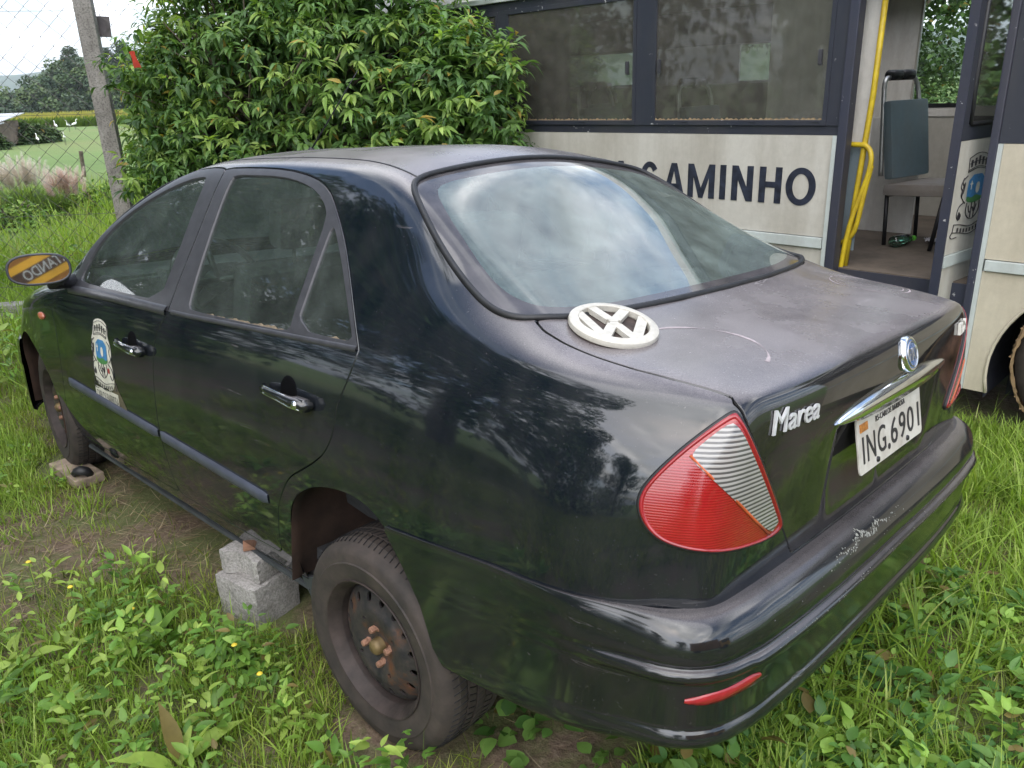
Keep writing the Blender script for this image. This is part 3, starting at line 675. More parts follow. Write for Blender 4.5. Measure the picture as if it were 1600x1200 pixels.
pp = Vector((.060, 0.002, .760)); n = Vector((-1, 0, .165)).normalized(); u = Vector((0, -1, 0)); v = n.cross(u) if n.cross(u).z > 0 else -n.cross(u); M3 = Matrix((u, v, n)).transposed()
rp_ = []
for cx, cy, a0 in ((.188, .053, 0), (-.188, .053, 90), (-.188, -.053, 180), (.188, -.053, 270)):
    for k in range(5): q = math.radians(a0 + k * 22.5); rp_.append((cx + .012 * math.cos(q), cy + .012 * math.sin(q)))
m, nt, b = new_mat('plate_paint'); g = ramp(nt, noise(nt, 14, 6, .65).outputs['Fac'], [(.3, (.42, .38, .33)), (.6, (.60, .57, .52))]); nt.links.new(g.outputs[0], b.inputs['Base Color']); b.inputs['Roughness'].default_value = .5
M_PLATE = m
mb = MB(); mb.prism(rp_, .006, .009, M3, pp); mb.box(pp + n * .001, (.36, .11, .008), rot=M3.to_4x4()); pl = mb.build('number_plate', M_PLATE, car); pl['label'] = 'pale number plate reading ING-6901'
def place(VF, c, M, parent, name, mat, smooth=False, z0=0.0):
    V, F = VF; return mesh_obj(name, [Vector(c) + M @ Vector((q[0], q[1], q[2] + z0)) for q in V], F, mat, parent, smooth)
M_INK = simple('dark_ink', (.022, .020, .024), .5, var=.3, nscale=50)
def condensed(body, width, height, **k):
    V, F = text_mesh(body, 1.0, **k); xs = [q.x for q in V]; ys = [q.y for q in V]; sx = width / (max(xs) - min(xs)); sy = height / (max(ys) - min(ys)); cx = (max(xs) + min(xs)) / 2; cy = (max(ys) + min(ys)) / 2
    return [Vector(((q.x - cx) * sx, (q.y - cy) * sy, q.z)) for q in V], F
place(condensed('ING', .135, .063, extrude=.0006, weight=.0, spacing=1.15), pp + u * -.108 - v * .012, M3, pl, 'plate_number', M_INK, z0=.0100)
place(condensed('6901', .190, .063, extrude=.0006, spacing=1.12), pp + u * .088 - v * .012, M3, pl, 'plate_number', M_INK, z0=.0100)
place(text_mesh('.', .12, extrude=.0006), pp - u * .022 - v * .012, M3, pl, 'plate_dot', M_INK, z0=.0100)
place(condensed('RS-CARLOS BARBOSA', .185, .0135, extrude=.0005, spacing=1.1), pp + u * .0 + v * .042, M3, pl, 'plate_town_name', M_INK, z0=.0100)
mb = MB(); mb.box(pp - u * .162 + v * .040 + n * .0095, (.044, .019, .003), rot=M3.to_4x4(), bev=.001); mb.build('plate_seal', simple('amber_tag', (.42, .16, .03), .5, var=.5, nscale=90), pl)
for a in (-.095, .095): mb = MB(); mb.lathe([(.0001, .0135), (.006, .013), (.007, .009)], pp + u * a - v * .053, M3, 12); mb.build('plate_screw', M_RUBBER, pl, True)
# 'Marea' in slanted metal letters
p, uu, vv, nn = rear_frame(.500, .912, .0); MM = Matrix((uu, vv, nn)).transposed()
M_LETTER = simple('worn_bright_letters', (.62, .62, .63), .45, .35, var=.15, nscale=50)
V, F = condensed('Marea', .158, .046, extrude=.0014, shear=.25, bevel=.0008)
V = [Vector((q.x, q.y, q.z)) for q in V]
def onrear(V, p, uu, vv, lift):
    out = []
    for q in V:
        w = p + uu * q.x + vv * q.y; h = rearpt(w.y, w.z); out.append(h + nn * (lift + q.z))
    return out
mesh_obj('lettering', onrear(V, p, uu, vv, .0040), F, M_LETTER, car, False)
p2, _, _, _ = rear_frame(-.515, .908, .0)
V, F = condensed('ELX', .10, .030, extrude=.003, shear=.2, bevel=.001)
mesh_obj('lettering', onrear(V, Vector((p2.x, -.53, .912)), Vector((0, -1, 0)), Vector((0, 0, 1)), .005), F, M_WHITEPL, car, False)
# round badge of the make
p, uu, vv, nn = rear_frame(-.02, .930, .0); p = rearpt(-.045, .930); MM = Matrix((uu, vv, nn)).transposed()
mb = MB(); mb.lathe([(.043, -.006), (.043, .005), (.040, .009), (.036, .010), (.034, .008)], p, MM, 40); bd = mb.build('round_badge', M_CHROME, car, True)
mb = MB(); mb.lathe([(.0345, .008), (.027, .0095), (.0005, .0105)], p, MM, 40); mb.build('badge_disc', simple('badge_blue', (.035, .10, .26), .25, var=.3, nscale=60, coat=.5), bd, True)
place(condensed('FIAT', .050, .028, extrude=.001, bevel=.0008), p, MM, bd, 'badge_letters', M_DCHROME, z0=.0110)
mb = MB(); mb.tube([p + MM @ Vector((.029 * math.cos(q), .029 * math.sin(q), .0098)) for q in np.linspace(0, 2 * PI, 32, endpoint=False)], .0016, 6, closed=True); mb.build('badge_ring', M_DCHROME, bd, True)
# ---- town crest on the front door: white silhouette with a blue shield, over a name strip
M_STK = simple('sticker_white', (.62, .60, .52), .5, var=.16, nscale=40); M_STB = simple('sticker_blue', (.05, .20, .42), .5, var=.2, nscale=60); M_STG = simple('sticker_green', (.06, .20, .06), .5); M_STY = simple('sticker_ochre', (.30, .24, .12), .7, var=.4, nscale=40)
def decal(name, poly, x0, z0, sx, sz, mat, lift, parent, sg=1, it=1, shear=0.0):
    """flat patch on the door skin; poly in 0..1 with x to the right seen from outside"""
    P = chaikin(poly, it) if it else np.asarray(poly, float)
    cen = P.mean(0); V = []; F = []; n = len(P); rings = 5
    for r in range(rings + 1):
        for q in P:
            c = cen + (q - cen) * (r / rings); V.append(sidept(x0 - sg * (c[0] * sx) + shear * (c[1] - 1), z0 + c[1] * sz, lift, sg))
    for r in range(rings):
        for k in range(n): F.append((r * n + k, r * n + (k + 1) % n, (r + 1) * n + (k + 1) % n, (r + 1) * n + k))
    return mesh_obj(name, V, F, mat, parent, True)
def crest_art(fn, parent, w, line):
    """town arms: mural crown, blue shield, scrollwork and a ribbon; fn maps (0..1, 0..1, lift) to space"""
    def patch(name, poly, mat, lift, it=1):
        P = chaikin(poly, it) if it else poly; mesh_obj(name, [fn(a, b, lift) for a, b in P], [tuple(range(len(P)))], mat, parent, False)
    def lines(name, L, mat, r):
        mb = MB()
        for l in L: mb.tube([fn(a, b, .001) for a, b in chaikin(l, 2, closed=False)], r, 4)
        mb.build(name, mat, parent)
    patch('shield', [(.27, .72), (.78, .72), (.80, .46), (.70, .40), (.30, .40), (.24, .46)], M_STB, .001)
    patch('shield_base', [(.26, .47), (.40, .43), (.55, .47), (.72, .43), (.80, .47), (.78, .40), (.5, .36), (.25, .40)], M_STG, .0015)
    patch('shield_emblem', [(.52, .62), (.62, .62), (.64, .52), (.57, .47), (.50, .52)], M_STK, .0022)
    patch('shield_cross', [(.34, .65), (.37, .65), (.37, .54), (.34, .54)], M_STK, .0022, 0); patch('shield_cross_arm', [(.31, .62), (.40, .62), (.40, .60), (.31, .60)], M_STK, .0023, 0)
    for k in range(5): patch('crown_tower', [(.24 + k * .115, .945 - .02 * abs(k - 2)), (.31 + k * .115, .945 - .02 * abs(k - 2)), (.30 + k * .115, .84 - .012 * abs(k - 2)), (.25 + k * .115, .84 - .012 * abs(k - 2))], M_INK, .001, 0)
    lines('crown_outline', [[(.2, .78), (.5, .83), (.82, .78)], [(.2, .76), (.5, .81), (.82, .76)], [(.18, .93), (.5, 1.0), (.86, .93)], [(.18, .93), (.2, .76)], [(.86, .93), (.82, .76)], [(.22, .86), (.5, .90), (.84, .86)]], M_INK, line)
    lines('scrollwork', [[(.20, .72), (.05, .66), (.14, .58), (.04, .50), (.16, .42), (.22, .38)], [(.10, .70), (.02, .60), (.10, .54), (.10, .46)], [(.22, .40), (.05, .36), (.0, .24), (.10, .17), (.16, .24), (.08, .28)], [(.82, .72), (.98, .66), (.88, .58), (.98, .48), (.84, .42)], [(.80, .40), (.97, .34), (1.0, .22), (.9, .16), (.84, .24)],
          [(.3, .38), (.28, .24), (.5, .14), (.72, .24), (.70, .38)], [(.36, .34), (.42, .22), (.50, .34), (.56, .22), (.62, .34)], [(.46, .38), (.46, .18)], [(.56, .38), (.56, .18)]], M_INK, line * 1.3)
    patch('scroll_fill', [(.04, .22), (.10, .30), (.14, .24), (.08, .16)], M_INK, .001); patch('scroll_fill', [(.10, .62), (.18, .66), (.16, .52), (.09, .48)], M_INK, .001); patch('rose', [(.74, .34), (.84, .34), (.84, .26), (.74, .26)], simple('crest_red', (.30, .03, .03), .5), .0012)  # scroll patches are solid printed ink
    lines('ribbon', [[(-.02, .14), (.2, .12), (.5, .06), (.8, .12), (1.02, .14)], [(-.04, .04), (.2, .02), (.5, -.04), (.8, .02), (1.04, .04)], [(-.02, .14), (-.04, .04)], [(1.02, .14), (1.04, .04)], [(-.04, .04), (-.10, .0), (-.04, -.04), (.12, -.03)]], M_INK, line * 1.2)
    for k in range(8): patch('ribbon_letter', [(.10 + k * .10, .095 - .045 * math.sin(PI * (k + .5) / 8)), (.15 + k * .10, .095 - .045 * math.sin(PI * (k + .5) / 8)), (.15 + k * .10, .045 - .045 * math.sin(PI * (k + .5) / 8)), (.10 + k * .10, .045 - .045 * math.sin(PI * (k + .5) / 8))], M_INK, .001, 0)
fdoor = [o for o in bpy.data.objects if o.name.startswith('front_door')][0]
# crest box on the door: front edge x 2.80, rear edge x 2.61, z .485 to .845
CX, CZ, CW, CH = 2.815, .555, .205, .275
crest = [(.14, .90), (.22, .985), (.5, 1.02), (.78, .985), (.88, .90), (.86, .80), (.96, .70), (1.0, .55), (.93, .46), (1.0, .30), (.97, .12), (.86, .03), (.70, -.02), (.5, .02), (.30, -.02), (.12, .02), (.02, .10), (.0, .28), (.08, .44), (.0, .55), (.04, .70), (.14, .80)]
ck = decal('crest_sticker', crest, CX, CZ, CW, CH, M_STK, .0012, fdoor)
ck['label'] = 'faded town crest sticker on the front door'
crest_art(lambda a, b, o: sidept(CX - a * CW, CZ + b * CH, .0016 + o), ck, 1, .0011)
st = decal('name_strip', [(0, 1), (1, 1), (1, 0), (0, 0)], 2.835, .488, .235, .062, M_STK, .0012, fdoor, it=0, shear=-.01)
V, F = condensed('CARLOS BARBOSA', .222, .038, extrude=0)
mesh_obj('name_letters', [sidept(2.717 - q.x, .517 + q.y, .0022) for q in V], F, M_INK, st, False)
decal('old_glue', [(0, 1), (.3, .98), (.45, .6), (.7, .45), (1, .2), (1, -.05), (.8, .0), (.4, .1), (.1, .3)], 2.66, .46, .13, .20, simple('old_glue', (.10, .085, .05), .8, var=.5, nscale=70), .0009, fdoor)
# ---- mirrors
for sg in (1, -1):
    c = Vector((2.99, sg * .945, 1.015)); mn = CAR_R.transposed() @ Vector((.492, -.860, .128)).normalized(); mn = Vector((mn.x, mn.y * sg, mn.z)); my = Vector((0, 0, 1)).cross(-mn).normalized(); mz = (-mn).cross(my); rt = Matrix((-mn, my, mz)).transposed()
    mo = None; mb = MB(); prof = []
    ov = lambda a, b, x, k=.75: [c + rt @ Vector((x, b_ * a, c_ * b)) for b_, c_ in [(math.copysign(abs(math.cos(q)) ** k, math.cos(q)), math.copysign(abs(math.sin(q)) ** k, math.sin(q)) * (1 if math.sin(q) > 0 else 1)) for q in np.linspace(0, 2 * PI, 36, endpoint=False)]]
    G = [ov(.104, .053, 0.002), ov(.110, .059, -.004), ov(.114, .063, .006), ov(.111, .062, .04), ov(.088, .050, .07), ov(.055, .030, .09), ov(.004, .003, .112)]
    G = [g + [g[0]] for g in G]; mb.grid([[tuple(p) for p in g] for g in G])
    mb.tube([c + rt @ Vector((.045, -sg * .08, -.035)), Vector((3.06, sg * .89, .942)), Vector((3.05, sg * .80, .948))], [.026, .022, .03], 12)
    mo = mb.build('mirror', M_TRIM, car, True)
    a, b = (c + rt @ Vector((0, -sg * .1, 0))), None
    mb = MB(); g0 = ov(.104, .054, 0.001); n = len(g0); mb.add([tuple(c + rt @ Vector((.001, 0, 0)))] + [tuple(p) for p in g0], [(0, 1 + k, 1 + (k + 1) % n) if sg > 0 else (0, 1 + (k + 1) % n, 1 + k) for k in range(n)])
    mm = bpy.data.materials.get('mirror_silver')
    if not mm: mm, nt, bb = new_mat('mirror_silver'); bb.inputs['Metallic'].default_value = 1; bb.inputs['Roughness'].default_value = .02; bb.inputs['Base Color'].default_value = (.85, .86, .87, 1)
    MIRG = mb.build('mirror_glass', mm, mo)
# ---- wheels
M_TYRE, nt, b = new_mat('tyre_rubber'); g = ramp(nt, noise(nt, 9, 7, .65).outputs['Fac'], [(.3, (.018, .016, .015)), (.7, (.068, .052, .045))]); nt.links.new(g.outputs[0], b.inputs['Base Color']); b.inputs['Roughness'].default_value = .8; bump(nt, b, noise(nt, 90, 4).outputs['Fac'], .25, .002)
M_RIM, nt, b = new_mat('rusty_steel_wheel'); n1 = noise(nt, 10, 8, .7); g = ramp(nt, n1.outputs['Fac'], [(.38, (.022, .022, .025)), (.52, (.052, .044, .043)), (.64, (.13, .055, .028))]); nt.links.new(g.outputs[0], b.inputs['Base Color']); b.inputs['Roughness'].default_value = .6; b.inputs['Metallic'].default_value = .25; bump(nt, b, noise(nt, 70, 6).outputs['Fac'], .4, .003)
M_RIMB = simple('brown_rim_well', (.034, .024, .022), .7, var=.6, nscale=14, bmp=.4, bscale=60); M_NUT = simple('rusty_nut', (.28, .15, .10), .75, .2, var=.4, nscale=90, bmp=.4); M_HUBC = simple('brass_cap', (.17, .12, .055), .55, .4, var=.3, nscale=40)
def make_wheel(R=.300, steer=0):
    w = {}
    # tyre: local z outward, face at z = 0
    prof = [(.186, -.010), (.190, -.002), (.198, .001), (.212, .004), (.232, .006), (.240, .0075), (.243, .004), (.262, .002), (.272, -.001), (.276, -.0045), (.284, -.012), (.291, -.024), (.2955, -.036)]
    tr = []; z = -.036
    for k, (wd, dp) in enumerate(((.022, 0), (.005, .007), (.026, 0), (.005, .007), (.024, 0), (.005, .007), (.026, 0), (.005, .007), (.022, 0))):
        r = .2965 + .003 * (1 - abs(k - 4) / 4)
        tr += [(r - dp, z - .0006), (r - dp, z - wd + .0006)]; z -= wd
    prof += tr + [(.291, z - .012), (.272, z - .035), (.24, z - .04), (.19, z - .03)]
    w['tyre'] = MB().lathe(prof, n=120)
    # black tubes paint the shade of sipes across tread and shoulder, raised sidewall marks
    n = 88
    for i in range(n):
        q = 2 * PI * i / n
        for (z0, z1, r0, skew) in ((-.020, -.060, .2915, .035), (-.064, -.088, .2988, -.03), (-.094, -.118, .2992, .03), (-.124, -.150, .2988, -.03)):
            P = [Vector((r_ * math.cos(q + s_), r_ * math.sin(q + s_), z_)) for z_, s_, r_ in ((z0, 0, r0), ((z0 + z1) / 2, skew / 2, max(r0, .297)), (z1, skew, .2985 if r0 < .295 else r0))]
            w.setdefault('sipe_shade', MB()).tube(P, .0015, 4, cap=False)
    w['rim'] = MB().lathe([(.183, -.10), (.176, -.085), (.168, -.06), (.170, -.030), (.176, -.014), (.184, -.010), (.190, -.004), (.1925, .001), (.1915, .004), (.188, .003), (.183, -.004), (.176, -.012), (.168, -.030)], n=96)
    # dished disc with a ring of holes
    nr, na = 40, 192; rr = np.linspace(.012, .172, nr); V = []; F = []
    hgt = lambda r: float(cspline([0, .03, .045, .060, .085, .105, .120, .145, .160, .172], [-.030, -.030, -.028, -.022, -.016, -.017, -.024, -.034, -.044, -.058], r))
    for r in rr:
        for k in range(na): q = 2 * PI * k / na; V.append((r * math.cos(q), r * math.sin(q), hgt(r)))
    for i in range(nr - 1):
        for k in range(na): F.append((i * na + k, i * na + (k + 1) % na, (i + 1) * na + (k + 1) % na, (i + 1) * na + k))
    A = np.array(V); val = np.full(len(A), 1.0)
    for k in range(16): q = 2 * PI * (k + .5) / 16; c = np.array([.135 * math.cos(q), .135 * math.sin(q)]); e = (A[:, :2] - c); er = e @ (c / .135); et = e @ (np.array([-c[1], c[0]]) / .135); val = np.minimum(val, np.sqrt((er / .0125) ** 2 + (et / .0095) ** 2) - 1)
    for k in range(4): q = 2 * PI * (k + .1) / 4; val = np.minimum(val, (np.hypot(A[:, 0] - .082 * math.cos(q + .785), A[:, 1] - .082 * math.sin(q + .785)) - .006) * 80)
    V2, N2, Fi, _, Ei, _ = clip(V, [(0, 0, 1)] * len(V), F, val * .01)
    D = MB(); D.V = list(V2); D.F = list(Fi); D.fm = [0] * len(D.F)
    for a, b_ in Ei:
        pa, pb = V2[a], V2[b_]; k = len(D.V); D.V += [pa, pb, (pb[0], pb[1], pb[2] - .006), (pa[0], pa[1], pa[2] - .006)]; D.F.append((k, k + 1, k + 2, k + 3)); D.fm.append(0)
    w['wheel_disc'] = D
    w['wheel_back'] = MB().lathe([(.001, -.105), (.17, -.105), (.182, -.10), (.184, -.16)], n=48)
    w['hub_cap'] = MB().lathe([(.0005, -.002), (.014, -.003), (.020, -.008), (.022, -.016), (.0235, -.030)], n=32)
    w['wheel_bolt'] = []
    for k in range(4):
        q = 2 * PI * k / 4 + .55; c = (.049 * math.cos(q), .049 * math.sin(q), -.030)
        w['wheel_bolt'].append(MB().lathe([(.0005, .024), (.008, .023), (.0095, .019), (.0095, .006), (.013, .002), (.0135, 0)], c, n=7))
    return w
MW = {'tyre': M_TYRE, 'sipe_shade': M_RUBBER, 'rim': M_RIMB, 'wheel_disc': M_RIM, 'wheel_back': M_UNDER, 'hub_cap': M_HUBC, 'wheel_bolt': M_NUT}
WS_ = 1.02
def put_wheel(c, axis, spin, first=None):
    """c = outer face centre in car frame; axis = outward axle direction"""
    wz = Vector(axis).normalized(); wx = wz.orthogonal().normalized(); M = Matrix((wx, wz.cross(wx), wz)).transposed() @ Matrix.Rotation(spin, 3, 'Z')
    e = empty('wheel'); e.parent = car; e.matrix_local = Matrix.Translation(c) @ M.to_4x4() @ Matrix.Scale(WS_, 4)
    if first is None:
        w = make_wheel()
        for k, b_ in w.items():
            for q in (b_ if isinstance(b_, list) else [b_]):
                o = q.build(k, MW[k], e, True); autosmooth(o, 38)
    else:
        for o in first.children: c2 = o.copy(); COL.objects.link(c2); c2.parent = e
    return e
upw = CAR_R.transposed() @ Vector((0, 0, 1))
ax = Vector((.0, 1, 0)); ax = ax - upw * (ax.dot(upw) * .55)
w0 = put_wheel((1.005, .868, .155), ax + Vector((-.02, 0, 0)), .4)
put_wheel((.998, -.835, .235), (0, -1, 0), 1.1, w0)
put_wheel((3.60, .822, .284), Vector((.10, 1, -.02)), 2.0, w0)
put_wheel((3.60, -.822, .284), Vector((.0, -1, 0)), .2, w0)
# ---- cabin
mb = MB()
mb.box((2.1, .0, .24), (2.6, 1.5, .04)); mb.box((.35, 0, .5), (.6, 1.3, .03))
for s in (1, -1): mb.box((2.40, s * .775, .60), (1.65, .02, .62))
mb.box((3.15, 0, .6), (.03, 1.5, .7)); mb.box((.78, 0, .95), (.5, 1.28, .02), rot=Matrix.Rotation(math.radians(2), 4, 'Y'))
mb.build('cabin_lining', M_INT, car)
mb = MB(); mb.box((3.0, 0, .86), (.34, 1.42, .20), bev=.06); mb.box((3.06, 0, .93), (.40, 1.44, .08), bev=.03); mb.box((2.84, .37, .94), (.12, .34, .10), bev=.04); mb.build('dashboard', M_INT2, car, 'auto')
mb = MB(); c = Vector((2.66, .37, .93)); ax2 = Vector((-.87, 0, .5)).normalized(); t1 = Vector((0, 1, 0)); t2 = ax2.cross(t1)
mb.tube([c + (t1 * math.cos(q) + t2 * math.sin(q)) * .185 for q in np.linspace(0, 2 * PI, 40, endpoint=False)], .014, 8, closed=True)
mb.lathe([(.0005, .03), (.05, .02), (.055, 0), (.05, -.03)], c - ax2 * .02, Matrix((t1, t2, ax2)).transposed(), 20)
for q in (0, PI, 1.5 * PI): mb.tube([c, c + (t1 * math.cos(q) + t2 * math.sin(q)) * .18], .014, 8)
mb.tube([c, c - ax2 * .3], .03, 8); mb.build('steering_wheel', M_RUBBER, car, True)
def seat(x, y, w, back_h, n=1):
    mb = MB(); mb.box((x, y, .46), (.52, w, .15), rot=Matrix.Rotation(math.radians(-8), 4, 'Y'), bev=.05)
    mb.box((x - .30, y, .78), (.13, w, back_h), rot=Matrix.Rotation(math.radians(-16), 4, 'Y'), bev=.05)
    o = mb.build('seat', M_INT, car, 'auto')
    for k in range(n):
        yy = y + (k - (n - 1) / 2) * (w / n); mb = MB(); mb.box((x - .405, yy, .78 + back_h / 2 + .125), (.09, .25, .17), rot=Matrix.Rotation(math.radians(-12), 4, 'Y'), bev=.04)
        for s in (-.05, .05): mb.tube([(x - .385, yy + s, .78 + back_h / 2 - .05), (x - .405, yy + s, .78 + back_h / 2 + .09)], .006, 6)
        mb.build('headrest', M_INT, o, 'auto')
seat(2.35, .37, .50, .58); seat(2.35, -.37, .50, .58); seat(1.50, 0, 1.30, .52, 2)
# underside and exhaust
mb = MB(); mb.box((2.4, 0, .20), (3.4, 1.2, .05)); mb.box((.50, 0, .42), (.55, .9, .12), bev=.03); mb.tube([(.998, -.7, .22), (.998, .7, .17)], .035, 10); mb.tube([(3.6, -.7, .26), (3.6, .7, .26)], .03, 10); mb.tube([(2.6, -.1, .15), (.6, -.35, .20), (.1, -.45, .25)], .025, 8)
for s in (1, -1): mb.box((1.42, s * .76, .145), (.08, .02, .09), rot=Matrix.Rotation(.3, 4, 'Y'))
mb.build('underbody', M_UNDER, car)
mb = MB()
for s in (1,): mb.prism([(1.47, .165), (1.36, .20), (1.375, .10), (1.40, .088), (1.42, .10)], -.79, -.775, Matrix(((1, 0, 0), (0, 0, -1), (0, 1, 0))))
mb.tube([(1.43, .783, .135), (3.3, .783, .152)], .010, 6); mb.build('sill_flange', simple('bare_sill_metal', (.05, .055, .06), .6, .3, var=.3), car)
# ---- loose round emblem lying on the boot lid
bc = toppt(.478, .532) ; c1 = toppt(.42, .43); c2 = toppt(.56, .43); c3 = toppt(.50, .59)
nn = (c1 - c3).cross(c2 - c3).normalized(); nn = nn if nn.z > 0 else -nn
CM = car.matrix_world.copy() if False else (Matrix.Translation(CAR_T) @ CAR_R.to_4x4())
uy = Vector((.775, -.632, 0)); uy = (uy - nn * uy.dot(nn)).normalized(); ux = uy.cross(nn)
EM = Matrix.Translation(bc + nn * .006) @ Matrix((ux, uy, nn)).transposed().to_4x4()
badge = empty('vehicle_emblem', label='loose round white plastic V-over-W badge lying on the black boot lid', cat='badge'); badge.matrix_world = CM @ EM @ Matrix.Diagonal((.93, .93, .78, 1))
M_EMB = simple('yellowed_white_plastic', (.50, .475, .42), .5, var=.12, nscale=60, bmp=.1, bscale=90)
mb = MB(); mb.lathe([(.084, .004), (.084, .020), (.086, .0225), (.100, .021), (.1065, .016), (.108, .008), (.107, .002), (.084, .002)], n=72)
mb.build('ring', M_EMB, badge, 'auto')
def stroke(P, w, mb, z0=.004, z1=.019):
    P = np.array(P); d = (P[1] - P[0]) / np.hypot(*(P[1] - P[0])); nrm = np.array([-d[1], d[0]]) * w / 2
    mb.prism([tuple(P[0] + nrm), tuple(P[0] - nrm), tuple(P[1] - nrm), tuple(P[1] + nrm)][::-1], z0, z1)
mb = MB()
stroke([(-.045, .080), (-.007, .016)], .0245, mb); stroke([(.045, .080), (.007, .016)], .0245, mb, z1=.0188)
mb.prism([(-.019, .026), (.019, .026), (.010, .003), (-.010, .003)][::-1], .004, .0192); mb.build('letter_v', M_EMB, badge)
mb = MB()
stroke([(-.080, .040), (-.036, -.080)], .0245, mb); stroke([(-.036, -.078), (-.006, -.010)], .0235, mb, z1=.0187); stroke([(.036, -.078), (.006, -.010)], .0235, mb, z1=.0186); stroke([(.080, .040), (.036, -.080)], .0245, mb, z1=.0188)
mb.prism([(-.016, -.014), (.016, -.014), (.009, .001), (-.009, .001)], .004, .0191)
mb.build('letter_w', M_EMB, badge)
mb = MB(); mb.lathe([(.0005, .0015), (.1045, .0015), (.1045, -.004), (.098, -.005)], n=48); mb.build('backing_disc', simple('dirty_back', (.05, .035, .03), .8, var=.6, nscale=40), badge)

# ---- wiped dust rings on the boot lid, paint flakes on the bumper
M_RING = simple('pale_dust', (.34, .29, .30), .8, var=.3, nscale=90)
for (cx, cy, ra, wv, a0, a1) in ((.335, -.545, .112, .006, 0, 6.28), (.295, .465, .135, .010, 3.4, 6.6), (.335, -.545, .094, .003, .5, 5.0)):
    G = []
    for i, q in enumerate(np.linspace(a0, a1, 90)):
        w_ = wv * (.55 + .45 * math.sin(q * 5.3 + cx * 9)) ; G.append([toppt(cx + (ra + k * w_) * math.cos(q), cy + (ra + k * w_) * math.sin(q), .0006) for k in (-.5, .5)])
    mb = MB(); mb.grid(G); mb.build('dust_ring', M_RING, car)
rr = random.Random(12); mb = MB()
for k in range(360):
    if k < 260: t = rr.gauss(0, .5); yy = .19 + t * .15; zz = .562 + .006 * math.sin(t * 9) - .006 * abs(t) + rr.gauss(0, .0035)
    else: yy = rr.uniform(-.5, .62); zz = rr.choice((.487, .489, .483, .535)) + rr.gauss(0, .002)
    sz = rr.uniform(.0008, .0032) * (1.3 if k < 260 else .8)
    try: c_ = bumper_hit(yy, zz, .0007); a_ = bumper_hit(yy + sz, zz, .0007); b_ = bumper_hit(yy + sz * .4, zz + sz * rr.uniform(.5, 1.1), .0007); e_ = bumper_hit(yy - sz * .5, zz + sz * .4, .0007)
    except Exception: continue
    mb.add([c_, a_, b_, e_], [(0, 1, 2, 3)])
mb.build('paint_flakes', simple('primer_chips', (.25, .25, .22), .8, var=.3, nscale=200), rb)

mb = MB(); p0 = toppt(2.40, .03); mb.lathe([(.016, 0), (.015, .012), (.006, .02)], p0, None, 14); mb.tube([p0 + Vector((0, 0, .012)), p0 + Vector((-.17, 0, .14)), p0 + Vector((-.36, 0, .285))], [.0035, .0025, .0018], 6); mb.build('antenna', M_RUBBER, car, True)
# ------------------------------------------------------------------ the minibus, own frame: s forward, t inwards, z up
BX = Vector((0.69924144, -0.71488559, 0)); BY = Vector((0.71488559, 0.69924144, 0)); BO = Vector((2.40808128, 3.48014154, 0))
BUSM = Matrix.Translation(BO) @ Matrix((BX, BY, Vector((0, 0, 1)))).transposed().to_4x4()
bus = empty('minibus', label='white and dark blue minibus with its side door open behind the black car', cat='minibus'); bus.matrix_world = BUSM
def dirty(name, col, rough, amt, dirt=(.16, .12, .07), scale=3.0, streak=.25, chips=0.0):
    m, nt, b = new_mat(name); n1 = noise(nt, scale, 8, .68, stretch=(1, 1, streak)); n2 = noise(nt, 26, 5, .7)
    f = math_(nt, 'MULTIPLY', ramp(nt, n1.outputs['Fac'], [(.40, 0), (.70, 1)]).outputs[0], amt * 1.15)
    c = mixc(nt, f, tuple(col), dirt); n3 = ramp(nt, n2.outputs['Fac'], [(.3, .86), (.7, 1.05)]); c = mixc(nt, .6, c, n3.outputs[0], 'MULTIPLY')
    if chips:
        n4 = noise(nt, 34, 3, .6); n5 = noise(nt, 2.5, 3, .6); k = math_(nt, 'MULTIPLY', ramp(nt, n4.outputs['Fac'], [(.67, 0), (.69, 1)]).outputs[0], ramp(nt, n5.outputs['Fac'], [(.50, 0), (.55, 1)]).outputs[0])
        c = mixc(nt, math_(nt, 'MULTIPLY', k, chips), c, (.5, .5, .5))
    nt.links.new(c, b.inputs['Base Color']); b.inputs['Roughness'].default_value = rough; bump(nt, b, noise(nt, 8, 3).outputs['Fac'], .06, .01); return m
M_BW = dirty('bus_cream', (.53, .51, .46), .42, .42); M_BW2 = dirty('bus_cream_front', (.55, .50, .40), .42, .5, scale=1.6)
M_BB = dirty('bus_navy', (.028, .032, .047), .38, .25, (.10, .09, .08), chips=.9); M_BS = dirty('bus_pale_strip', (.52, .57, .56), .35, .3)
M_BPO = dirty('bus_post', (.030, .035, .058), .5, .18, (.12, .09, .06), chips=.7); M_BI = dirty('bus_inside_panel', (.72, .70, .66), .6, .35, (.2, .13, .08), scale=5); M_BI2 = dirty('bus_inside_blue', (.20, .26, .30), .5, .25, scale=4, chips=.4)
M_BFL = dirty('bus_floor', (.14, .11, .085), .85, .6, (.05, .04, .03), scale=6, streak=1); M_DARK = simple('bus_dark', (.02, .022, .035), .7, var=.3)
M_YEL = dirty('yellow_paint', (.62, .46, .02), .45, .55, (.20, .10, .03), scale=14, streak=.6); M_BUSGL = glass_mat('bus_glass', (.80, .83, .80), .24, .65, dustcol=(.24, .225, .20), streak=True, rough=.03, lo=.78)
M_BUSGL2 = glass_mat('bus_far_glass', (.92, .95, .93), .05, .5)
M_MUD = simple('dry_mud', (.30, .20, .11), .95, var=.35, nscale=9, bmp=1.0, bscale=14)
S_L, S_R, TOP, WID = -6.4, 1.9, 2.50, 2.10
def box2(mb, s0, s1, t0, t1, z0, z1, bev=0): return mb.box(((s0 + s1) / 2, (t0 + t1) / 2, (z0 + z1) / 2), (s1 - s0, t1 - t0, z1 - z0), bev=bev)
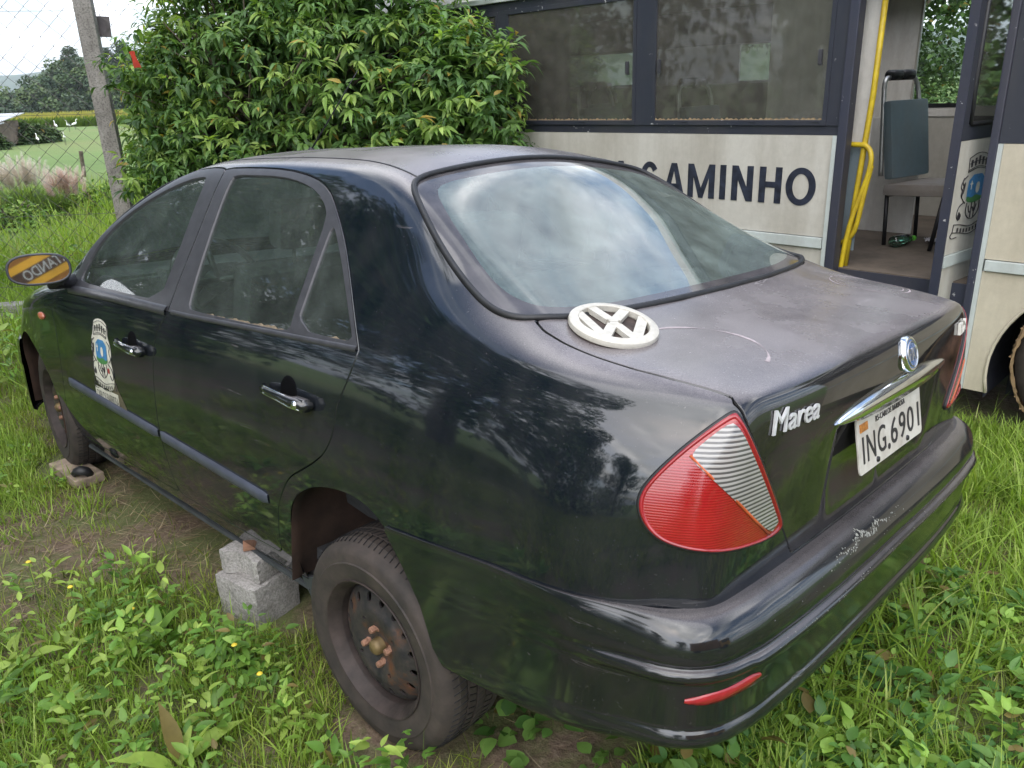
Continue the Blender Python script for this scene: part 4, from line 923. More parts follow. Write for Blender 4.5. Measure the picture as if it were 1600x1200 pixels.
MXZ = Matrix(((1, 0, 0), (0, 0, 1), (0, 1, 0)))     # prism polygon (s, z), extruded along t
# lower panels left of the door
def arch_poly(s0, s1, z0, z1, cx, cz, r):
    a0 = math.asin((z0 - cz) / r) if z0 > cz else -math.asin((cz - z0) / r); P = [(s0, z0)]
    for q in np.linspace(PI - a0, a0, 24): P.append((cx + r * math.cos(q), cz + r * math.sin(q)))
    return P + [(s1, z0), (s1, z1), (s0, z1)]
mb = MB(); box2(mb, S_L, -1.040, .0, .03, .881, 1.398); mb.build('side_panel', M_BW, bus)
mb = MB(); mb.prism(arch_poly(S_L, -1.040, .21, .818, -4.6, .33, .48), .004, .03, MXZ); mb.build('side_panel', M_BW, bus)
mb = MB(); box2(mb, S_L, -1.045, -.012, .02, .822, .877, .004); mb.build('rub_strip', M_BS, bus)
mb = MB(); box2(mb, -1.040, -1.018, -.008, .03, .21, 1.398); mb.build('edge_strip', M_BS, bus)
# window band
mb = MB(); box2(mb, S_L, -.99, .006, .04, 1.400, 1.445); box2(mb, S_L, -.99, .006, .04, 2.175, 2.225)
for a, b in ((-5.72, -5.60), (-4.53, -4.41), (-3.45, -3.375), (-2.285, -2.165), (-1.085, -1.02)): box2(mb, a, b, .0, .04, 1.446, 2.174)
mb.build('window_band', M_BB, bus)
for a, b in ((-5.60, -4.53), (-4.41, -3.45), (-3.375, -2.285), (-2.165, -1.085)):
    mb = MB(); w = .028
    box2(mb, a, b, -.006, .012, 1.446, 1.446 + w, .003); box2(mb, a, b, -.006, .012, 2.174 - w, 2.174, .003); box2(mb, a, a + w * .8, -.0055, .012, 1.446 + w, 2.174 - w); box2(mb, b - w * .8, b, -.0055, .012, 1.446 + w, 2.174 - w)
    for c in (.22, .62, .95): box2(mb, a + (b - a) * c - .02, a + (b - a) * c + .02, -.009, -.004, 1.462, 1.471)
    wf = mb.build('window', M_BB, bus)
    mb = MB(); box2(mb, a + .02, b - .02, .004, .009, 1.47, 2.15); mb.build('glass', M_BUSGL, wf)
    for c in (a + .055, b - .055):
        mb = MB(); box2(mb, c - .009, c + .009, -.026, -.006, 1.74, 1.81, .004); box2(mb, c - .006, c + .012, -.022, -.010, 1.735, 1.75); mb.build('latch', M_TRIM, wf)
    mb = MB(); G = [[(s, .003, 1.474), (s, .0035, 1.474 + .007 + .004 * math.sin(s * 37) * math.sin(s * 91 + 1) + .004 * math.sin(s * 211))] for s in np.linspace(a + .025, b - .025, 120)]; mb.grid(G); mb.build('silt_line', simple('dry_silt', (.26, .19, .11), .95, var=.4, nscale=80), wf)
# gutter and roof
mb = MB(); box2(mb, S_L, S_R, -.02, .03, 2.228, 2.262, .006); mb.build('gutter', M_BS, bus)
HA, HB, HT0, HT1 = -1.75, -.45, 5, 15        # unseen roof hatch, added to let daylight into the doorway
def roof_pt(s, k): return (s, .005 + (WID - .01) * k / 20, 2.262 + .26 * (1 - abs(2 * k / 20 - 1) ** 5))
mb = MB()
for sa, sb, k0, k1 in ((S_L, HA, 0, 20), (HB, S_R, 0, 20), (HA, HB, 0, HT0), (HA, HB, HT1, 20)): mb.grid([[roof_pt(s, k) for k in range(k0, k1 + 1)] for s in (sa, sb)])
mb.build('roof', M_BW, bus, True)
mb = MB(); t_a, t_b = .005 + (WID - .01) * HT0 / 20, .005 + (WID - .01) * HT1 / 20
for a_, b_, c_, d_ in ((HA - .02, HA, t_a - .02, t_b + .02), (HB, HB + .02, t_a - .02, t_b + .02), (HA, HB, t_a - .02, t_a), (HA, HB, t_b, t_b + .02)): box2(mb, a_, b_, c_, d_, 2.24, 2.56)
mb.build('added_hatch_frame', M_BW, bus)
# door posts
mb = MB(); box2(mb, -1.017, -.968, -.012, .06, .21, 2.226, .006); mb.build('door_post', M_BPO, bus)
mb = MB(); box2(mb, -.318, -.284, -.012, .07, .21, 2.226, .006); mb.build('door_post', M_BPO, bus)
mb = MB(); box2(mb, -.967, -.319, .0, .06, 2.12, 2.226); mb.build('door_header', M_BB, bus)
# front quarter with the wheel arch
fx, fz, fr = .315, .33, .49
mb = MB(); box2(mb, -.262, 1.2, .0, .03, .857, 1.372); mb.build('front_side_panel', M_BW2, bus)
mb = MB(); mb.prism(arch_poly(-.262, 1.9, .212, .799, fx, fz, fr), .002, .03, MXZ); mb.build('front_side_panel', M_BW2, bus)
mb = MB(); box2(mb, 1.2, 1.9, .0, .03, .857, 1.372); mb.build('front_side_panel', M_BW2, bus)
mb = MB(); box2(mb, -.255, 1.9, -.012, .02, .803, .853, .004); mb.build('rub_strip', M_BS, bus)
mb = MB(); box2(mb, -.283, -.263, -.006, .03, .212, 1.372); mb.build('edge_strip', M_BS, bus)
mb = MB(); box2(mb, -.283, 1.9, .002, .04, 1.374, 1.52); box2(mb, -.283, -.20, .002, .04, 1.52, 2.226); box2(mb, .95, 1.05, .002, .04, 1.52, 2.226); box2(mb, -.20, 1.9, .002, .04, 2.16, 2.226); mb.build('front_window_band', M_BB, bus)
mb = MB(); box2(mb, -.20, .95, .012, .018, 1.52, 2.16); box2(mb, 1.05, 1.88, .012, .018, 1.52, 2.16); mb.build('front_side_glass', M_BUSGL, bus)
mb = MB(); pts = [(fx + fr * math.cos(q), -.002, fz + fr * math.sin(q)) for q in np.linspace(PI + .24, -.24, 30)]; mb.tube(pts, .008, 6); mb.build('arch_lip', M_BW2, bus, True)
for cx in (fx, -4.6):
    mb = MB(); mb.grid([[(cx + (fr + .02) * math.cos(q), t, fz + (fr + .02) * math.sin(q)) for t in (.02, .35, .5)] for q in np.linspace(PI + .3, -.3, 20)]); mb.box((cx, .52, .5), (1.0, .02, .9)); mb.build('wheel_arch_liner', M_DARK, bus)
# far side, front, back, floor, ceiling
mb = MB(); t0, t1 = WID - .03, WID
holes = [(-4.75, -3.75, 1.68, 1.95), (-2.80, -2.42, 1.68, 1.95), (-1.42, -.58, 1.46, 2.16), (-.48, 1.1, 1.46, 2.16)]
cur = S_L
for a, b, z0, z1 in holes: box2(mb, cur, a, t0, t1, .25, 2.27); box2(mb, a, b, t0, t1, .25, z0); box2(mb, a, b, t0, t1, z1, 2.27); cur = b
box2(mb, cur, S_R, t0, t1, .25, 2.27); fw = mb.build('far_side_wall', M_BW, bus)
mb = MB(); tl = WID - .036
box2(mb, -1.90, -1.43, tl - .004, tl, .74, 2.2); box2(mb, -1.43, -.57, tl - .004, tl, 1.40, 1.455); mb.build('far_inside_panel', M_BI, bus)
mb = MB(); box2(mb, S_L + .04, -1.91, tl - .006, tl, .74, 1.66); box2(mb, S_L + .04, -1.91, tl - .006, tl, 1.96, 2.25); box2(mb, -1.02, 1.8, tl - .006, tl, .74, 1.395); mb.build('far_inside_lining', M_DARK, bus)
for a, b, z0, z1 in holes: mb = MB(); box2(mb, a, b, t0 + .01, t0 + .015, z0, z1); mb.build('far_glass', M_BUSGL2, bus)
mb = MB(); box2(mb, -1.425, -.575, t0 - .012, t0 - .002, 1.458, 1.485); box2(mb, -1.06, -1.03, t0 - .018, t0 - .004, 1.485, 2.16); box2(mb, -1.11, -1.05, t0 - .05, t0 - .018, 1.84, 1.87); mb.build('far_window_frame', M_RUBBER, bus)
mb = MB(); box2(mb, S_L, S_L + .04, .04, WID - .04, .25, 2.3); mb.build('rear_wall', M_BW, bus)
mb = MB(); box2(mb, S_R - .04, S_R, .04, WID - .04, .35, 1.25); box2(mb, S_R - .04, S_R, .04, WID - .04, 2.15, 2.3); mb.build('nose_panel', M_BW, bus)
mb = MB(); box2(mb, S_R - .02, S_R - .01, .04, WID - .04, 1.25, 2.15); mb.build('bus_windshield', M_BUSGL2, bus)
mb = MB(); box2(mb, S_L + .05, -.985, .045, WID - .045, .68, .72); box2(mb, -.985, -.30, .06, WID - .045, .681, .7205); box2(mb, -.30, S_R - .05, .45, WID - .045, .68, .72); mb.build('floor', M_BFL, bus)
mb = MB(); box2(mb, -.966, -.32, .05, .058, .45, .715); box2(mb, -.966, -.32, .02, .05, .44, .47); box2(mb, -.966, -.32, .30, .31, .3, .44); mb.build('step_riser', M_BPO, bus)
mb = MB()
for a_, b_, c_, d_ in ((S_L + .05, HA - .02, .045, WID - .045), (HB + .02, S_R - .05, .045, WID - .045), (HA - .02, HB + .02, .045, t_a - .02), (HA - .02, HB + .02, t_b + .02, WID - .045)): box2(mb, a_, b_, c_, d_, 2.235, 2.25)
mb.build('ceiling', M_BI, bus)
mb = MB(); box2(mb, S_L + .3, S_R - .3, .5, 1.6, .30, .60); mb.build('chassis', M_UNDER, bus)
# entrance partitions and rails
mb = MB(); box2(mb, -1.5, -.915, .145, .155, 1.345, 2.23); mb.build('partition', M_BI, bus)
mb = MB(); box2(mb, -1.95, -1.03, 1.24, 1.26, .722, 1.43); mb.build('inner_partition', M_BI, bus)
mb = MB(); box2(mb, -1.5, -.935, .143, .153, .80, 1.335); mb.build('partition_lower', M_BI2, bus)
mb = MB(); box2(mb, -.968, -.958, .150, .162, .725, 2.23); mb.build('partition_edge', M_DARK, bus)
mb = MB()
mb.tube([(-.895, .105, 2.22), (-.905, .105, 1.6), (-.925, .11, 1.30), (-.945, .11, .95), (-.955, .11, .722)], .0145, 12)
mb.build('grab_pole', M_YEL, bus, True)
mb = MB(); pts = chaikin([(-1.10, .12, 1.345), (-.95, .10, 1.350), (-.895, .09, 1.345), (-.865, .08, 1.29), (-.875, .08, 1.20), (-.905, .08, 1.09), (-.935, .08, .98), (-.955, .08, .85), (-.965, .08, .70), (-.975, .08, .60)], 2, closed=False)
mb.tube([tuple(p) for p in pts], .0130, 10); pts = chaikin([(-.865, .085, 1.25), (-.885, .085, 1.12), (-.905, .09, .96), (-.93, .10, .88), (-1.0, .12, .835), (-1.10, .13, .81)], 2, closed=False); mb.tube([tuple(p) for p in pts], .0125, 10)
mb.build('handrail', M_YEL, bus, True)
# door leaf folded inwards: outer face looks to the rear of the bus
leaf = empty('door_leaf'); leaf.parent = bus; leaf['label'] = 'folded bus door leaf with a town crest and a rounded window'
LU = Vector((.0955, .9954, 0)).normalized(); LN = Vector((.9954, -.0955, 0)); L0 = Vector((-.413, -.12, 0))   # along the leaf, outer normal
def lp(u, z, o=0.0): return L0 + LU * u + LN * o + Vector((0, 0, z))
def lbox(mb, u0, u1, o0, o1, z0, z1):
    c = lp((u0 + u1) / 2, (z0 + z1) / 2, (o0 + o1) / 2); R = Matrix((LU, LN, Vector((0, 0, 1)))).transposed().to_4x4(); return mb.box(c, (u1 - u0, o1 - o0, z1 - z0), rot=R)
mb = MB(); lbox(mb, .014, .60, -.03, 0, .868, 1.385); lbox(mb, .014, .60, -.03, -.001, .30, .808); mb.build('leaf_panel', M_BW, leaf)
mb = MB(); lbox(mb, .018, .60, -.01, .010, .812, .864); mb.build('leaf_strip', M_BS, leaf)
mb = MB(); lbox(mb, .0, .013, -.035, .006, .30, 2.2); mb.build('leaf_edge', M_BPO, leaf)
mb = MB(); lbox(mb, .014, .60, -.03, .001, 1.387, 1.452); lbox(mb, .014, .075, -.03, .001, 1.452, 2.12); lbox(mb, .545, .60, -.03, .001, 1.452, 2.12); lbox(mb, .014, .60, -.03, .001, 2.12, 2.2); mb.build('leaf_window_band', M_BB, leaf)
mb = MB(); P = [(u, z) for u, z in chaikin([(.08, 1.46), (.11, 1.455), (.54, 1.455), (.54, 2.115), (.08, 2.115)], 1)]; mb.tube([lp(u, z, .003) for u, z in P], .011, 8, closed=True); mb.build('leaf_window_seal', M_RUBBER, leaf, True)
mb = MB(); lbox(mb, .076, .544, -.016, -.012, 1.456, 2.118); mb.build('leaf_glass', M_BUSGL, leaf)
crest_art(lambda a, b, o: lp(.085 + a * .34, .955 + b * .375, .0012 + o), leaf, .3, .0019)
# big lettering
Mt = Matrix(((1, 0, 0), (0, 0, -1), (0, 1, 0)))
M_NAVY = simple('navy_lettering', (.020, .024, .040), .45, var=.6, nscale=22)
def stroke_letter(mb, ch, s0, s1, z0, h, st, sgn=1):
    """bold sans letter from straight strokes, in the side plane"""
    w = s1 - s0
    def q(P): mb.prism([(s0 + a * w, z0 + b_ * h) for a, b_ in P], -.0030, -.0006, MXZ)
    f = st / w; g = .165
    if ch == 'I': q([(0, 0), (1, 0), (1, 1), (0, 1)])
    if ch in 'NHM': q([(0, 0), (f, 0), (f, 1), (0, 1)]); q([(1 - f, 0), (1, 0), (1, 1), (1 - f, 1)])
    if ch == 'H': q([(f, .43), (1 - f, .43), (1 - f, .43 + g), (f, .43 + g)])
    if ch == 'N': q([(f, .999), (f, .60), (1 - f, .001), (1 - f, .40)]); 
    if ch == 'M': q([(f, .999), (f, .62), (.5 - f * .36, .001), (.5, .001), (.5, .30)]); q([(1 - f, .999), (.5, .30), (.5, .001), (.5 + f * .36, .001), (1 - f, .62)][::-1])
    if ch == 'A': q([(0, 0), (f * 1.05, 0), (.5, .78), (.5, 1), (.5 - f * .5, 1)]); q([(1, 0), (1 - f * 1.05, 0), (.5, .78), (.5, 1), (.5 + f * .5, 1)][::-1]); q([(.30, .23), (.70, .23), (.64, .38), (.36, .38)])
    if ch in 'OC':
        n = 44; a0, a1 = (0, 2 * PI) if ch == 'O' else (.62, 2 * PI - .62); V = []; sg = []
        A_ = np.linspace(a0, a1, n); P = [(.5 + .5 * math.cos(t), .5 + .515 * math.sin(t), .5 + (.5 - f) * math.cos(t), .5 + (.515 - .17) * math.sin(t)) for t in A_]
        for i in range(n - 1): a_, b_ = P[i], P[i + 1]; q([(a_[0], a_[1]), (b_[0], b_[1]), (b_[2], b_[3]), (a_[2], a_[3])])
for ch, s0, s1 in (('A', -2.465, -2.31), ('C', -2.235, -2.10), ('A', -2.065, -1.915), ('M', -1.892, -1.712), ('I', -1.678, -1.640), ('N', -1.602, -1.470), ('H', -1.432, -1.300), ('O', -1.275, -1.107)):
    mb = MB(); stroke_letter(mb, ch, s0, s1, 1.040, .192, .038); mb.build('side_lettering', M_NAVY, bus)
# wheels
def bus_wheel(cx):
    w = empty('bus_wheel'); w.parent = bus; w.location = (cx, .03, .40)
    Ml = Matrix(((1, 0, 0), (0, 0, -1), (0, 1, 0)))      # lathe axis points out of the side (-t)
    mb = MB(); mb.lathe([(.235, -.02), (.25, .0), (.30, .012), (.35, .004), (.385, -.02), (.398, -.05), (.398, -.19), (.37, -.23), (.24, -.23)], (0, 0, 0), Ml, 64)
    rr = random.Random(3); mb.V = [tuple(Vector(v) * (1 + (rr.random() - .5) * .02)) for v in mb.V]
    mb.build('bus_tyre', simple('muddy_rubber', (.045, .036, .030), .9, var=.5, nscale=9, bmp=.8, bscale=16), w, True)
    mb = MB()
    for k in range(260):
        q = rr.random() * 2 * PI; t_ = .0 + rr.random() * .19; r = .400 + rr.random() * .010; sz = .004 + rr.random() * .008
        mb.box((r * math.cos(q), t_, r * math.sin(q)), (sz, sz * 1.6, sz * .8), rot=Matrix.Rotation(-q + rr.random(), 4, 'Y'), bev=sz * .25)
    ms = MB().lathe([(.385, .006), (.398, .002), (.405, -.010), (.409, -.03), (.410, -.06), (.411, -.09), (.411, -.12), (.409, -.15), (.406, -.19)], (0, 0, 0), Ml, 150); mb.add([Vector(v) * (1 + (rr.random() - .5) * .022) for v in ms.V], ms.F)
    mb.build('mud_crust', M_MUD, w)
    mb = MB(); mb.lathe([(.0005, .02), (.06, .02), (.07, -.0), (.12, -.03), (.18, -.05), (.215, -.03), (.235, -.012), (.24, -.0), (.236, .004), (.228, -.004)], (0, 0, 0), Ml, 48); mb.build('bus_rim', simple('rusty_bus_rim', (.12, .06, .035), .85, var=.5, nscale=14), w, True)
    return w
for cx in (.315, -4.6): bus_wheel(cx)
# passenger seats inside
M_VIN = dirty('seat_vinyl', (.12, .165, .185), .42, .35, (.14, .13, .12), scale=6, streak=.6); M_CUSH = dirty('worn_cushion', (.22, .20, .185), .8, .5, scale=8, streak=1)
def bus_seat(s, t, rz, first=None):
    if first is None:
        e = empty('passenger_seat'); mb = MB(); mb.box((-.02, 0, .60), (.055, .40, .44), rot=Matrix.Rotation(math.radians(-9), 4, 'Y'), bev=.022); mb.build('backrest', M_VIN, e, 'auto')
        mb = MB(); mb.box((.20, 0, .335), (.42, .42, .07), rot=Matrix.Rotation(math.radians(-3), 4, 'Y'), bev=.028); mb.build('cushion', M_CUSH, e, 'auto')
        mb = MB(); P = chaikin([(-.04, -.19, .40), (-.075, -.19, .80), (-.10, -.17, .93), (-.105, -.10, .95), (-.105, .10, .95), (-.10, .17, .93), (-.075, .19, .80), (-.04, .19, .40)], 2, closed=False); mb.tube([tuple(p) for p in P], .0135, 8); mb.build('tube_frame', simple('grey_tube', (.42, .42, .41), .35, .7, var=.15), e, True)
        for y in (-.065, .065): mb = MB(); mb.tube([(-.105, y - .055, .952), (-.105, y - .05, .955), (-.105, y + .05, .955), (-.105, y + .055, .952)], [.02, .030, .030, .02], 12); mb.build('grip', M_RUBBER, e, True)
        for x_, x2 in ((0, .02), (.34, .30)):
            for y in (-.17, .17): mb = MB(); mb.tube([(x_, y, .32), (x2, y, .0)], .012, 8); mb.build('leg', M_RUBBER, e, True)
            mb = MB(); mb.tube([(x_, -.17, .29), (x_, .17, .29)], .012, 8); mb.build('cross_bar', M_RUBBER, e, True)
    else:
        e = first.copy(); COL.objects.link(e)
        for o in first.children: c = o.copy(); COL.objects.link(c); c.parent = e
    e.parent = None; e.matrix_world = BUSM @ Matrix.Translation((s, t, .722)) @ Matrix.Rotation(rz, 4, 'Z')
    return e
bs = bus_seat(-1.01, .97, math.radians(-10)); tag(bs, 'torn grey-blue bus seat with two black grips, just inside the open bus door', 'bus seat', 'seats inside the minibus')
for k, (s, t) in enumerate(((-2.05, .42), (-2.05, 1.55), (-2.85, .42), (-3.7, .42), (-3.7, 1.55), (-4.6, 1.55))):
    b2 = bus_seat(s, t, 0, bs); tag(b2, ['bus seat behind the right bus window, nearest the glass', 'bus seat beyond the right bus window, on the far side', 'bus seat behind the left bus window, nearest the pillar', 'bus seat behind the left bus window, farther from the pillar', 'bus seat on the far side beyond the left bus window', 'rearmost bus seat on the far side, hidden by dirty glass'][k], 'bus seat', 'seats inside the minibus')
# litter on the bus floor
mb = MB(); mb.lathe([(.0005, 0), (.03, .002), (.034, .02), (.034, .12), (.02, .16), (.012, .175), (.012, .185)], n=20); bt = mb.build('bottle', glass_mat('bottle_green', (.5, .85, .7), .1), None, True)
bt.matrix_world = BUSM @ Matrix.Translation((-.95, .74, .755)) @ Matrix.Rotation(math.radians(75), 4, 'Z') @ Matrix.Rotation(math.radians(90), 4, 'Y'); tag(bt, 'clear green plastic bottle lying on the bus floor', 'bottle')
mb = MB(); mb.lathe([(.0005, .205), (.015, .204), (.015, .184), (.0125, .184)], n=16); mb.build('bottle_cap', simple('lime_cap', (.12, .5, .04), .4), bt, True)
rr = random.Random(5); mb = MB(); G = [[((i - 5) * .009 + rr.uniform(-.004, .004), (j - 5) * .009 + rr.uniform(-.004, .004), .02 + rr.uniform(-.012, .018)) for j in range(11)] for i in range(11)]; mb.grid(G); rg_ = mb.build('crumpled_wrapper', simple('pale_wrapper', (.5, .48, .52), .4, var=.5, nscale=60), None, True)
rg_.matrix_world = BUSM @ Matrix.Translation((-.80, .98, .725)); tag(rg_, 'crumpled pale wrapper on the bus floor beside the seat leg', 'litter')
# ------------------------------------------------------------------ ground, plants and background
rng = np.random.default_rng(11)
def fbm(x, y, seed=0, oct=4):
    r = np.random.default_rng(seed); v = 0; a = 1.0
    for o in range(oct):
        for k in range(3):
            t = r.uniform(0, 2 * PI); f = (2 ** o) * r.uniform(.7, 1.4); v = v + a * np.sin((x * math.cos(t) + y * math.sin(t)) * f + r.uniform(0, 6.28)) / 3
        a *= .55
    return v
def gz(x, y):
    d = np.hypot(x, y); return fbm(x * 2.2, y * 2.2, 3) * .012 * np.clip(1.3 - d / 12, .0, 1) + np.clip((d - 9) / 60, 0, 1) * fbm(x * .05, y * .05, 4) * .25
# where the soil shows: under the car and in worn patches on the left
def bare(x, y):
    u = np.array([CAR_R[0][0], CAR_R[1][0]]); v = np.array([CAR_R[0][1], CAR_R[1][1]]); dx_ = x - CAR_T.x; dy_ = y - CAR_T.y
    a = dx_ * u[0] + dy_ * u[1]; b = dx_ * v[0] + dy_ * v[1]
    under = np.clip(1 - np.maximum(np.abs(b) - .52, 0) / .24, 0, 1) * np.clip((a - .75) / .35, 0, 1) * np.clip((4.2 - a) / .4, 0, 1)
    patch = np.clip((fbm(x * 1.7 + 3, y * 1.7, 8) - .08) * 2.0, 0, .85) * np.clip((-x + .5) / 1.0, .15, 1) * np.clip((6.5 - y) / 1.5, 0, 1)
    return np.clip(np.maximum(under, patch), 0, 1)
rad = np.r_[np.linspace(.0, 9, 121)[1:], np.geomspace(9.3, 9000, 70)]; na = 220; ang = np.linspace(0, 2 * PI, na, endpoint=False)
X = np.outer(rad, np.cos(ang)); Y = np.outer(rad, np.sin(ang)); Z = gz(X, Y)
V = np.stack([X, Y, Z], -1).reshape(-1, 3); F = [(i * na + k, i * na + (k + 1) % na, (i + 1) * na + (k + 1) % na, (i + 1) * na + k) for i in range(len(rad) - 1) for k in range(na)]
V = np.vstack([V, [[0, 0, float(gz(0., 0.))]]]); F += [(len(V) - 1, (k + 1) % na, k)[::-1] for k in range(na)]
m, nt, b = new_mat('field_ground')
n1 = noise(nt, 1.3, 8, .65); n2 = noise(nt, 40, 6, .7); n3 = noise(nt, 160, 4, .7); n4 = noise(nt, .06, 5, .6)
soil = ramp(nt, n2.outputs['Fac'], [(.3, (.085, .055, .037)), (.55, (.17, .12, .085)), (.75, (.27, .21, .15))])
far = ramp(nt, n4.outputs['Fac'], [(.3, (.085, .15, .030)), (.5, (.12, .19, .042)), (.7, (.17, .19, .06))])
pos = nt.nodes.new('ShaderNodeNewGeometry'); ln = nt.nodes.new('ShaderNodeVectorMath'); ln.operation = 'LENGTH'; nt.links.new(pos.outputs['Position'], ln.inputs[0])
df = nt.nodes.new('ShaderNodeMapRange'); df.inputs[1].default_value = 6.8; df.inputs[2].default_value = 10; nt.links.new(ln.outputs['Value'], df.inputs[0])
soilg = mixc(nt, ramp(nt, noise(nt, 2.6, 7, .7).outputs['Fac'], [(.42, .0), (.56, .75)]).outputs[0], soil.outputs[0], (.10, .135, .035))
grain = mixc(nt, .6, soilg, ramp(nt, n3.outputs['Fac'], [(.3, .55), (.7, 1.3)]).outputs[0], 'MULTIPLY')
nt.links.new(mixc(nt, df.outputs[0], grain, mixc(nt, .5, far.outputs[0], ramp(nt, n1.outputs['Fac'], [(.3, .75), (.7, 1.15)]).outputs[0], 'MULTIPLY')), b.inputs['Base Color'])
b.inputs['Roughness'].default_value = .95; bump(nt, b, n2.outputs['Fac'], .7, .02)
g = mesh_obj('ground', V, F, m, None, True); tag(g, kind='structure')
if g.data.polygons[0].normal.z < 0: g.data.flip_normals()
# ---- leaves as one mesh with a colour per leaf
def leaf_mat(name, rough=.45, trans=.35, gain=1.0):
    m, nt, b = new_mat(name); a = nt.nodes.new('ShaderNodeVertexColor'); a.layer_name = 'Col'
    n = noise(nt, 30, 4); c = mixc(nt, .5, a.outputs[0], ramp(nt, n.outputs['Fac'], [(.3, .75 * gain), (.7, 1.2 * gain)]).outputs[0], 'MULTIPLY')
    nt.links.new(c, b.inputs['Base Color']); b.inputs['Roughness'].default_value = rough; b.inputs['Specular IOR Level'].default_value = .4
    tl = nt.nodes.new('ShaderNodeBsdfTranslucent'); nt.links.new(mixc(nt, 1.0, c, (1.15, 1.25, .5), 'MULTIPLY'), tl.inputs[0])
    mx_ = nt.nodes.new('ShaderNodeMixShader'); mx_.inputs[0].default_value = trans; out = [n_ for n_ in nt.nodes if n_.type == 'OUTPUT_MATERIAL'][0]
    nt.links.new(b.outputs[0], mx_.inputs[1]); nt.links.new(tl.outputs[0], mx_.inputs[2]); nt.links.new(mx_.outputs[0], out.inputs[0]); return m
M_GRASS = leaf_mat('grass_blades', .5, .45, 1.35); M_LEAF = leaf_mat('broad_leaves', .45, .38, 1.35); M_BUSH = leaf_mat('glossy_leaves', .42, .40, 1.9); M_STRAW = leaf_mat('dead_straw', .8, .15, 1.3); M_FAR = leaf_mat('distant_leaves', .7, .2)
def quick_mesh(name, V, quads, cols, mat, parent=None, smooth=True):
    """V (n,3), quads (m,4) index array, cols (n,3) per vertex"""
    me = bpy.data.meshes.new(name); n, mq = len(V), len(quads)
    me.vertices.add(n); me.vertices.foreach_set('co', np.ascontiguousarray(V, np.float32).ravel())
    me.loops.add(mq * 4); me.loops.foreach_set('vertex_index', np.ascontiguousarray(quads, np.int32).ravel())
    me.polygons.add(mq); me.polygons.foreach_set('loop_start', np.arange(0, mq * 4, 4, dtype=np.int32)); me.polygons.foreach_set('loop_total', np.full(mq, 4, np.int32))
    me.polygons.foreach_set('use_smooth', np.full(mq, smooth))
    at = me.attributes.new('Col', 'FLOAT_COLOR', 'POINT'); at.data.foreach_set('color', np.ascontiguousarray(np.c_[cols, np.ones(n)], np.float32).ravel())
    me.materials.append(mat); me.update(calc_edges=True); me.validate()
    o = bpy.data.objects.new(name, me); COL.objects.link(o)
    if parent: o.parent = parent
    return o
def blades(base, h, w, az, lean, curl, seg=4):
    """grass blades: base (n,3), arrays of height, width, azimuth, lean, curl -> V, quads"""
    n = len(base); t = np.linspace(0, 1, seg + 1)
    dirx, diry = np.cos(az), np.sin(az)
    th = lean[:, None] + curl[:, None] * t[None, :]
    ds = h[:, None] / seg; hx = np.cumsum(np.sin(th) * ds, 1) - np.sin(th[:, :1]) * ds; hz = np.cumsum(np.cos(th) * ds, 1) - np.cos(th[:, :1]) * ds
    px = base[:, 0:1] + hx * dirx[:, None]; py = base[:, 1:2] + hx * diry[:, None]; pz = base[:, 2:3] + hz
    ww = w[:, None] * (1 - t[None, :] ** 1.8 * .93) * np.where(t < .01, .7, 1)[None, :] / 2
    sx, sy = -diry[:, None] * ww, dirx[:, None] * ww
    L = np.stack([px - sx, py - sy, pz], -1); R = np.stack([px + sx, py + sy, pz], -1)
    V = np.stack([L, R], 2).reshape(n, -1, 3)      # per blade (seg+1)*2
    k = np.arange(seg) * 2; q = np.stack([k, k + 1, k + 3, k + 2], 1); Q = (np.arange(n)[:, None, None] * (2 * (seg + 1)) + q[None]).reshape(-1, 4)
    return V.reshape(-1, 3), Q, 2 * (seg + 1)
def frame_leaf(P, D, U, L, W, cup, droop, seg=5):
    """ovate leaves: P base, D direction, U upper side normal (n,3) ; 3 verts across"""
    n = len(P); t = np.linspace(0, 1, seg + 1); sh = np.sin(PI * np.clip(t, 0, 1) ** .8) ** .8 * (1 - .25 * t); sh[0] = .06; sh[-1] = .02
    D = D / np.linalg.norm(D, axis=1, keepdims=True); S = np.cross(D, U); S /= np.linalg.norm(S, axis=1, keepdims=True) + 1e-9; U2 = np.cross(S, D)
    c = P[:, None] + D[:, None] * (L[:, None] * t)[..., None] - U2[:, None] * (L[:, None] * droop[:, None] * t ** 2)[..., None]
    side = S[:, None] * (W[:, None] * sh / 2)[..., None]; up = U2[:, None] * (W[:, None] * sh * cup[:, None] / 2)[..., None]
    V = np.stack([c - side + up, c, c + side + up], 2).reshape(n, -1, 3); m_ = 3 * (seg + 1)
    k = np.arange(seg) * 3; q = np.concatenate([np.stack([k, k + 1, k + 4, k + 3], 1), np.stack([k + 1, k + 2, k + 5, k + 4], 1)]); Q = (np.arange(n)[:, None, None] * m_ + q[None]).reshape(-1, 4)
    return V.reshape(-1, 3), Q, m_
def in_bus(x, y): 
    s = (x - BO.x) * BX.x + (y - BO.y) * BX.y; t = (x - BO.x) * BY.x + (y - BO.y) * BY.y; return s, t
def car_ab(x, y):
    dx_ = x - CAR_T.x; dy_ = y - CAR_T.y; return dx_ * CAR_R[0][0] + dy_ * CAR_R[1][0], dx_ * CAR_R[0][1] + dy_ * CAR_R[1][1]
WHEELS = [Matrix.Translation(CAR_T) @ CAR_R.to_4x4() @ Vector(p) for p in ((1.0, .75, 0), (1.0, -.75, 0), (3.6, .75, 0), (3.6, -.75, 0))]
